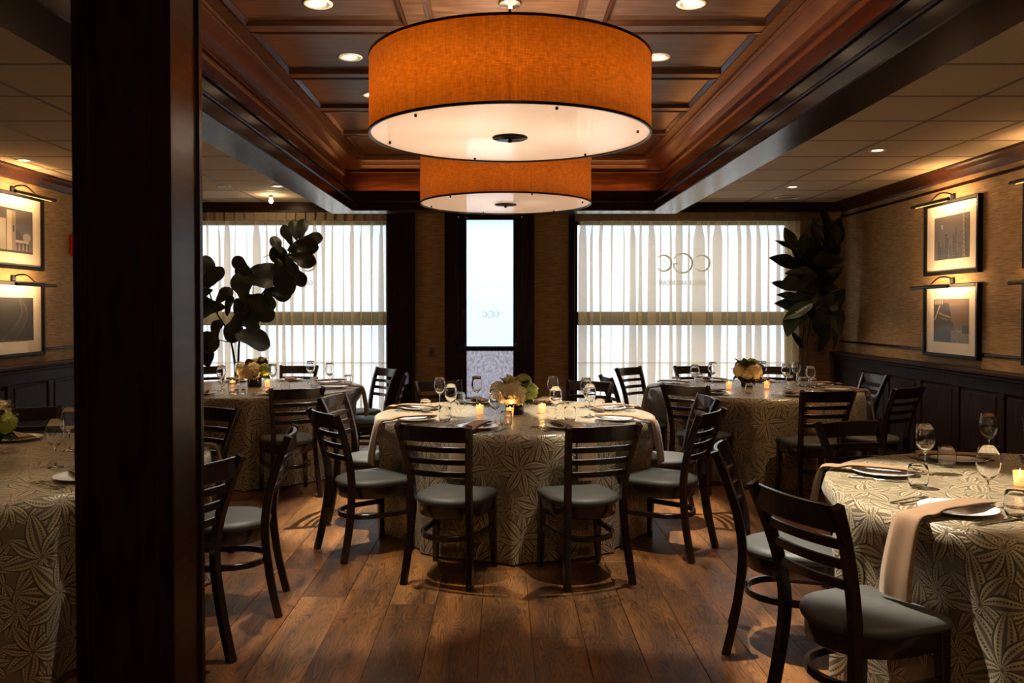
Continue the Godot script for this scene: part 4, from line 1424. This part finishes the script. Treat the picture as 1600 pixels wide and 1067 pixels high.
func flower_head(r: RandomNumberGenerator, rad: float, n: int) -> ArrayMesh:
	# a hydrangea head: many four-petalled florets set on a ball
	var b := MB.new()
	for i in n:
		var y := 1.0 - 1.75 * (i + 0.5) / n
		var a := i * 2.39996
		var q := sqrt(1 - y * y)
		var dir := Vector3(cos(a) * q, y, sin(a) * q)
		var c := dir * rad * r.randf_range(0.86, 1.0)
		var u := dir.cross(Vector3(0.3, 0.7, 0.6)).normalized()
		var w := dir.cross(u)
		var sp := r.randf() * TAU
		for k in 4:
			var t := sp + k * PI / 2
			var e := (u * cos(t) + w * sin(t))
			var s := (u * -sin(t) + w * cos(t))
			var L := 0.021 * r.randf_range(0.8, 1.2)
			var tip := c + e * L + dir * r.randf_range(-0.004, 0.010)
			b.tri(c, c + e * L * 0.6 + s * L * 0.48 + dir * 0.003, tip, 0)
			b.tri(c, tip, c + e * L * 0.6 - s * L * 0.48 + dir * 0.003, 0)
	var rows := []
	for i in 7:
		var t := PI * i / 6.0
		rows.append([sin(t) * rad * 0.74, -cos(t) * rad * 0.74])
	b.lathe(rows, 12)
	return b.done()

func leaf_mesh(ln: float, wd: float, fiddle: float, droop: float, cup: float) -> ArrayMesh:
	# along +y from the stalk; a real blade with thickness, a midrib fold and a bend
	var b := MB.new()
	var top := []
	var bot := []
	var n := 14
	for i in n + 1:
		var t := (1.0 - cos(PI * i / n)) / 2.0
		var w := wd * pow(maxf(sin(PI * pow(t, 0.85 + 0.75 * fiddle)), 0.0), 0.8 - 0.28 * fiddle) * (1.0 - 0.26 * fiddle * exp(-pow((t - 0.36) / 0.14, 2)))
		if i == 0: w = 0.006
		if i == n: w = 0.003
		var r0 := PackedVector3Array()
		var r1 := PackedVector3Array()
		for j in 7:
			var u := j / 3.0 - 1.0
			var p := Vector3(u * w, t * ln * (1.0 - 0.12 * droop * t), -droop * ln * t * t + cup * absf(u) * w + ln * (0.012 + 0.02 * fiddle) * sin(t * 11.0 + u * 2.0) * absf(u))
			r0.append(p + Vector3(0, 0, 0.0008))
			r1.append(p - Vector3(0, 0, 0.0008))
		top.append(r0)
		bot.append(r1)
	b.grid(top, false, 0)
	b.grid(bot, false, 0, null, true)
	return b.done()

func bouquet(_key: String, at: Vector3, sd: int, label: String, mats: Array, k: float):
	var r := RandomNumberGenerator.new()
	r.seed = sd * 13
	var t := thing("flower_arrangement", label, "flowers", at, r.randf() * 0.6 - 0.3, "hydrangea centrepieces")
	var v := MB.new()
	v.lathe([[0.0, 0.001], [0.060, 0.001], [0.066, 0.006], [0.066, 0.092], [0.062, 0.096], [0.058, 0.092], [0.058, 0.07], [0.0, 0.07]], 32)
	obj("vase", v.done(), M.vase, t)
	var lf := leaf_mesh(0.115, 0.042, 0.0, 0.3, 0.2)
	var pos := [Vector3(0.015, 0.155, 0.075), Vector3(-0.105, 0.165, 0.035), Vector3(0.110, 0.165, 0.015), Vector3(0.055, 0.225, -0.03), Vector3(-0.04, 0.20, -0.07), Vector3(-0.05, 0.13, 0.095), Vector3(0.03, 0.14, -0.11)]
	var rad := [0.090, 0.066, 0.060, 0.058, 0.062, 0.052, 0.060]
	for i in 7:
		var m: String = mats[i % 5]
		obj("hydrangea_head", flower_head(r, rad[i] * k, int(90 * pow(rad[i] / 0.06, 2))), M[m], t, Transform3D(Basis(Vector3.UP, r.randf() * 6), pos[i] * k + Vector3(0, 0.0, 0)))
	# small roses
	for i in 5:
		var a := r.randf() * TAU
		var rb := MB.new()
		for q in 4:
			var rr := 0.008 + 0.0052 * q
			rb.lathe([[rr * 0.4, -0.012], [rr, 0.0], [rr * (1.0 + 0.06 * q), 0.014 - 0.002 * q], [rr * 1.06, 0.0165 - 0.0025 * q]], 12)
		obj("rose", rb.done(), M[mats[(i + 1) % 5]], t, Transform3D(Basis(Vector3(cos(a), 0, sin(a)), 0.5), Vector3(cos(a) * 0.085, 0.235 + r.randf() * 0.03, sin(a) * 0.06) * k))
	for i in 34:
		var a := TAU * i / 34.0 + r.randf() * 0.3
		var up := r.randf_range(0.0, 1.2) if i % 3 else -0.25
		var dir := Vector3(cos(a) * cos(up), sin(up), sin(a) * cos(up))
		var x := dir.cross(Vector3.UP).normalized()
		var bs := Basis(x, dir, x.cross(dir)) * Basis(Vector3.UP, r.randf_range(-0.6, 0.6))
		obj("leaf", lf, M.bouquet_leaf, t, Transform3D(bs.scaled_local(Vector3.ONE * r.randf_range(0.6, 1.0)), Vector3(cos(a) * 0.065, 0.12 + 0.075 * maxf(up, 0.0), sin(a) * 0.065) * k))

# ---------------------------------------------------------------- lamps
func chandelier(at: Vector3, label: String):
	var t := thing("drum_chandelier", label, "chandelier", at, 0, "orange drum chandeliers")
	var R := 0.612
	var y0 := 2.255
	var y1 := 2.587
	var s := MB.new()
	s.lathe([[R, y0 + 0.004], [R, y1 - 0.004], [R - 0.004, y1 - 0.004], [R - 0.004, y0 + 0.004], [R, y0 + 0.004]], 96)
	obj("drum_shade", s.done(), M.drum_linen, t)
	for y in [y0, y1 - 0.010]:
		var b := MB.new()
		b.lathe([[R - 0.006, y], [R + 0.003, y], [R + 0.003, y + 0.010], [R - 0.006, y + 0.010], [R - 0.006, y]], 96, Vector3.ZERO, -1)
		obj("shade_trim", b.done(), M.bronze, t)
	var d := MB.new()
	d.lathe([[0.0, y0 + 0.008], [R - 0.008, y0 + 0.008], [R - 0.008, y0 + 0.014], [0.0, y0 + 0.014]], 96, Vector3.ZERO, -1)
	var disc := obj("diffuser_disc", d.done(), M.lamp_diffuser, t)
	var c := MB.new()
	c.lathe([[0.0, y0 - 0.022], [0.008, y0 - 0.020], [0.010, y0 - 0.012], [0.006, y0 - 0.006], [0.070, y0 - 0.006], [0.078, y0 - 0.002], [0.078, y0 + 0.004], [0.0, y0 + 0.006]], 32)
	obj("finial_cap", c.done(), M.bronze, disc)
	for k in 6:
		var a := TAU * (k + 0.3) / 6
		var sc := MB.new()
		sc.lathe([[0.0, -0.004], [0.005, -0.003], [0.006, 0.008], [0.0, 0.008]], 8)
		obj("screw", sc.done(), M.black_metal, disc, Transform3D(Basis(), Vector3(sin(a) * 0.555, y0, cos(a) * 0.555)))
	var st := MB.new()
	pipe(st, [Vector3(0, y0 + 0.02, 0), Vector3(0, 2.83, 0)], 0.008, 10)
	for k in 3:
		var a := TAU * k / 3 + 0.4
		pipe(st, [Vector3(0, y1 - 0.09, 0), Vector3(sin(a) * (R - 0.006), y1 - 0.02, cos(a) * (R - 0.006))], 0.004, 6)
		pipe(st, [Vector3(0, y0 + 0.23, 0), Vector3(sin(a + 1) * 0.22, y0 + 0.23, cos(a + 1) * 0.22)], 0.006, 6)
	obj("stem", st.done(), M.bronze, t)
	var cn := MB.new()
	cn.lathe([[0.0, 2.820], [0.012, 2.815], [0.014, 2.830], [0.046, 2.834], [0.052, 2.840], [0.052, 2.85], [0.0, 2.85]], 32)
	obj("canopy", cn.done(), M.steel, t)
	for k in 3:
		var a := TAU * k / 3 + 1.4
		var p := Vector3(sin(a) * 0.25, y0 + 0.20, cos(a) * 0.25)
		var b := MB.new()
		b.lathe([[0.0, -0.035], [0.018, -0.028], [0.028, -0.008], [0.027, 0.010], [0.014, 0.03], [0.012, 0.045], [0.0, 0.045]], 16)
		obj("bulb", b.done(), M.bulb_glow, t, Transform3D(Basis(), p))
		omni(at + p, 0.9, 0.05, Color(1.0, 0.83, 0.62))

func recessed(at: Vector3, label: String, lit: bool, group: String):
	var t := thing("recessed_downlight", label, "light", at, 0, group)
	var b := MB.new()
	b.lathe([[0.040, 0.010], [0.043, -0.004], [0.060, -0.007], [0.066, -0.003], [0.066, 0.004], [0.046, 0.010], [0.040, 0.010]], 28)
	obj("trim_ring", b.done(), M.lamp_white, t)
	var l := MB.new()
	l.lathe([[0.0, -0.004], [0.030, -0.003], [0.041, 0.001], [0.041, 0.006], [0.0, 0.006]], 20)
	obj("lamp_lens", l.done(), M.spot_glow if lit else M.lamp_white, t)

func downlights():
	var n := 0
	var e := [2.6, 5.5, 2.2, 20.0, 2.0]
	for k in 5:
		for s in [-1, 1]:
			var d := 3.72 + 0.785 * k
			var at := P(0.83 * s + 0.01, d, COFFER_Y + 0.016)
			recessed(at, "lit recessed downlight in the coffer, %s row, %s from the front" % ["fig plant side" if s < 0 else "rubber plant side", ["first", "second", "third", "fourth", "fifth"][k]], true, "coffer downlights")
			spot(at - Vector3(0, 0.012, 0), Vector3((0.34 if s > 0 else -0.22) if k == 0 else 0.0, -1, 0.12 if k == 0 else 0.0), [20.0, e[k]][int(k > 0 or s < 0)], 18 if k == 0 and s > 0 else 20 if k == 3 else 20 if k == 1 else 25, 0.4, Color(1.0, 0.91, 0.76), 0.02)
	var W := Color(1.0, 0.70, 0.40)
	for q in [[2.83, 6.3, 1.35, "in the tiles above the rubber plant table, nearer one"], [2.84, 8.17, 1.2, "in the tiles above the rubber plant, by the ceiling speaker"], [-3.85, 6.72, 1.0, "in the tiles close to the building photograph"], [-2.19, 8.12, 1.3, "in the tiles above the fig plant table, the lit one"], [-2.71, 8.12, 0.0, "in the tiles above the fig plant table, the unlit one"], [2.83, 3.9, 0.7, "in the tiles above the near table"], [-2.7, 4.3, 0.7, "in the tiles above the pillar table"], [2.15, 1.75, 1.1, "in the tiles before the near table"], [-2.1, 2.3, 0.35, "in the tiles before the pillar table"], [0.3, -1.2, 1.4, "in the tiles behind the viewer"]]:
		var at: Vector3 = P(q[0], q[1], TILE_Y + 0.004)
		recessed(at, "%s round downlight %s" % ["lit" if q[2] > 0 else "dark", q[3]], q[2] > 0, "")
		if q[2] > 0: spot(at - Vector3(0, 0.012, 0), Vector3.DOWN if q[1] > 0 else Vector3(-0.25, -0.8, -1.0), q[2] * 1.6, 40, 0.6, W, 0.025)
	var bl := thing("surface_spot", "small bright globe bulb under the ceiling before the fig curtain", "light", P(-2.43, 8.76, TILE_Y))
	var b := MB.new()
	b.lathe([[0.0, -0.085], [0.016, -0.078], [0.024, -0.060], [0.020, -0.040], [0.010, -0.028], [0.0, -0.026]], 16)
	obj("bulb", b.done(), M.spot_glow, bl)
	obj("socket", bx(Vector3(0, -0.012, 0), Vector3(0.04, 0.028, 0.04), 0.006), M.lamp_white, bl)
	omni(P(-2.43, 8.76, TILE_Y - 0.055), 0.12, 0.02, W)
	var sp := thing("ceiling_speaker", "flat round speaker grille in the tiles by the rubber plant", "speaker", P(3.04, 8.9, TILE_Y - 0.002))
	var g := MB.new()
	g.lathe([[0.0, 0.0], [0.112, 0.0], [0.118, 0.003], [0.118, 0.010], [0.0, 0.010]], 36)
	obj("grille", g.done(), M.speaker_grille, sp)
	var rim := MB.new()
	rim.lathe([[0.112, 0.0], [0.116, -0.006], [0.130, -0.005], [0.134, 0.004], [0.112, 0.006]], 36)
	obj("rim", rim.done(), M.lamp_white, sp)

# ---------------------------------------------------------------- plants
func stems(t: Node3D, list: Array):
	for s in list:
		var b := MB.new()
		var r0: float = s[1]
		pipe(b, smooth_path(s[0], 4), func(u): return r0 * (1.0 - 0.6 * u), 8)
		obj("stem", b.done(), M.bark, t)

func pot(t: Node3D, r: float, h: float):
	var b := MB.new()
	b.lathe([[0.0, 0.0], [r * 0.8, 0.0], [r * 0.83, 0.015], [r, h - 0.02], [r, h], [r - 0.02, h], [r - 0.03, h - 0.05], [0.0, h - 0.05]], 32)
	obj("planter", b.done(), M.planter, t)
	var s := MB.new()
	s.lathe([[0.0, h - 0.052], [r - 0.03, h - 0.05], [r * 0.5, h - 0.035], [0.0, h - 0.03]], 24)
	obj("soil", s.done(), M.soil, t)

func put_leaf(t: Node3D, r: RandomNumberGenerator, meshes: Array, m: Material, p: Vector3, ang: float, size: float, spread: float):
	# ang: the way the blade points, in degrees round the sight line; the blade also tips toward or away by spread
	var a := deg_to_rad(ang)
	var dir := Vector3(cos(a), sin(a), r.randf_range(-spread, spread)).normalized()
	var face := Vector3(r.randf_range(-0.7, 0.7), r.randf_range(0.0, 0.9), 1.0).normalized()
	var x := dir.cross(face).normalized()
	var bs := Basis(x, dir, x.cross(dir)).scaled_local(Vector3(r.randf_range(0.85, 1.05), 1, 1) * size)
	obj("leaf", meshes[r.randi() % meshes.size()], m, t, Transform3D(bs, p - dir * size * 0.5))

func fig_plant():
	var r := RandomNumberGenerator.new()
	r.seed = 3
	var t := thing("fiddle_leaf_fig", "tall fiddle-leaf fig with big dark leaves before the curtain behind the pillar", "potted plant")
	var d := 9.02
	var W := func(cx: float, cy: float) -> Vector3: return P(-3.306 + 0.001631 * cx, d, 2.572 - 0.001631 * cy)
	t.position = P(-2.84, d)
	var o := t.position
	pot(t, 0.13, 0.36)
	var meshes := [leaf_mesh(1.0, 0.33, 1.0, 0.12, 0.12), leaf_mesh(1.0, 0.36, 0.8, 0.25, 0.2), leaf_mesh(1.0, 0.30, 1.0, 0.05, 0.25)]
	var sl := []
	for s in [[[[255, 1380], [250, 1067], [225, 880], [190, 780], [120, 660], [70, 500], [60, 420]], 0.014], [[[268, 1380], [270, 1000], [280, 850], [310, 700], [380, 600], [440, 540], [520, 420], [600, 300], [670, 190]], 0.014], [[[372, 610], [370, 520], [380, 430]], 0.007], [[[210, 870], [150, 860], [60, 830]], 0.007], [[[130, 660], [150, 600], [170, 560]], 0.006]]:
		var pts := []
		for q in s[0]: pts.append(W.call(q[0], q[1]) - o)
		sl.append([pts, s[1]])
	stems(t, sl)
	for l in [[700, 130, 95, 75], [650, 130, 90, 100], [600, 165, 95, 110], [543, 235, 90, 118], [762, 190, 100, 5], [735, 235, 105, -10], [660, 240, 110, 10], [695, 320, 135, -15], [560, 320, 120, 120], [640, 365, 95, -60], [585, 440, 165, -70], [668, 432, 95, -50], [430, 392, 150, 0], [305, 365, 100, 140], [312, 408, 80, 165], [440, 455, 130, 10], [310, 515, 135, 100], [528, 540, 115, -8], [487, 590, 100, -75], [395, 600, 145, -20], [415, 660, 130, -40], [300, 640, 140, -150], [330, 700, 130, -100], [250, 770, 140, -105], [370, 840, 160, -10], [340, 750, 100, -60], [60, 390, 120, 90], [130, 440, 100, 60], [95, 460, 90, 45], [40, 520, 120, -140], [200, 635, 95, 80], [160, 560, 95, 50], [55, 640, 150, 180], [110, 850, 130, -110], [45, 920, 150, -100], [120, 780, 85, 80], [50, 840, 90, 170], [8, 270, 70, 90], [20, 420, 130, 120], [10, 560, 130, 200], [330, 440, 110, 40]]:
		put_leaf(t, r, meshes, M.fig_leaf, W.call(l[0], l[1]) - o + Vector3(0, 0, r.randf_range(-0.10, 0.14)), l[3], l[2] * 0.00265, 0.35)

func rubber_plant():
	var r := RandomNumberGenerator.new()
	r.seed = 8
	var t := thing("rubber_plant", "bushy dark rubber plant in the corner between curtain and wainscot", "potted plant")
	var d := 8.98
	var W := func(cx: float, cy: float) -> Vector3: return P(2.803 + 0.002009 * cx, d, 2.704 - 0.002009 * cy)
	t.position = P(3.28, d)
	var o := t.position
	pot(t, 0.19, 0.38)
	var meshes := [leaf_mesh(1.0, 0.25, 0.0, 0.12, 0.22), leaf_mesh(1.0, 0.28, 0.0, 0.22, 0.15), leaf_mesh(1.0, 0.23, 0.0, 0.05, 0.3)]
	var sl := []
	for s in [[[[230, 1200], [215, 870], [222, 700], [245, 480], [215, 340], [165, 230]], 0.011], [[[240, 1200], [237, 860], [252, 700], [290, 500], [330, 300], [355, 110]], 0.011], [[[250, 1200], [250, 860], [310, 740], [400, 620]], 0.009]]:
		var pts := []
		for q in s[0]: pts.append(W.call(q[0], q[1]) - o)
		sl.append([pts, s[1]])
	stems(t, sl)
	for l in [[150, 215, 95, 120], [225, 240, 90, 90], [140, 340, 140, 165], [130, 250, 85, 150], [270, 255, 90, 80], [150, 405, 75, 180], [160, 450, 130, -160], [112, 460, 65, 170], [140, 525, 95, 165], [180, 570, 155, 170], [170, 605, 130, -150], [130, 670, 105, -110], [350, 90, 120, 95], [385, 185, 150, 60], [320, 210, 100, 100], [350, 240, 110, 20], [340, 330, 135, 10], [300, 370, 120, 30], [280, 300, 110, 60], [390, 360, 75, 30], [310, 420, 125, 5], [290, 460, 115, 20], [340, 470, 125, 0], [280, 520, 115, 10], [410, 540, 115, 60], [350, 540, 115, 80], [460, 585, 125, 0], [380, 640, 145, -80], [430, 670, 135, -80], [340, 690, 125, -90], [400, 740, 120, -70], [320, 750, 115, -100], [250, 610, 105, -45], [210, 650, 95, -120], [190, 760, 85, 120], [440, 620, 105, -20], [235, 440, 90, 200], [200, 310, 90, 120], [260, 560, 95, 30], [230, 380, 110, 150], [225, 500, 110, -170], [300, 620, 110, -70], [370, 590, 110, -30], [320, 560, 110, 60], [400, 280, 90, 70], [290, 160, 90, 120], [420, 150, 70, 40], [270, 200, 100, 110], [360, 300, 120, 80], [250, 340, 110, 130], [330, 610, 120, -50], [430, 560, 110, 30], [280, 580, 110, 100], [370, 420, 120, 40], [200, 400, 100, 160], [210, 540, 110, 200], [360, 180, 110, 100], [300, 680, 110, -80]]:
		var p: Vector3 = W.call(l[0], l[1]) + Vector3(0, 0, r.randf_range(-0.12, 0.14))
		var half: float = l[2] * 0.0012
		p.x = minf(p.x, 3.72 - half * absf(cos(deg_to_rad(l[3]))) - 0.06)
		put_leaf(t, r, meshes, M.rubber_leaf, p - o, l[3], l[2] * 0.0028, 0.35)
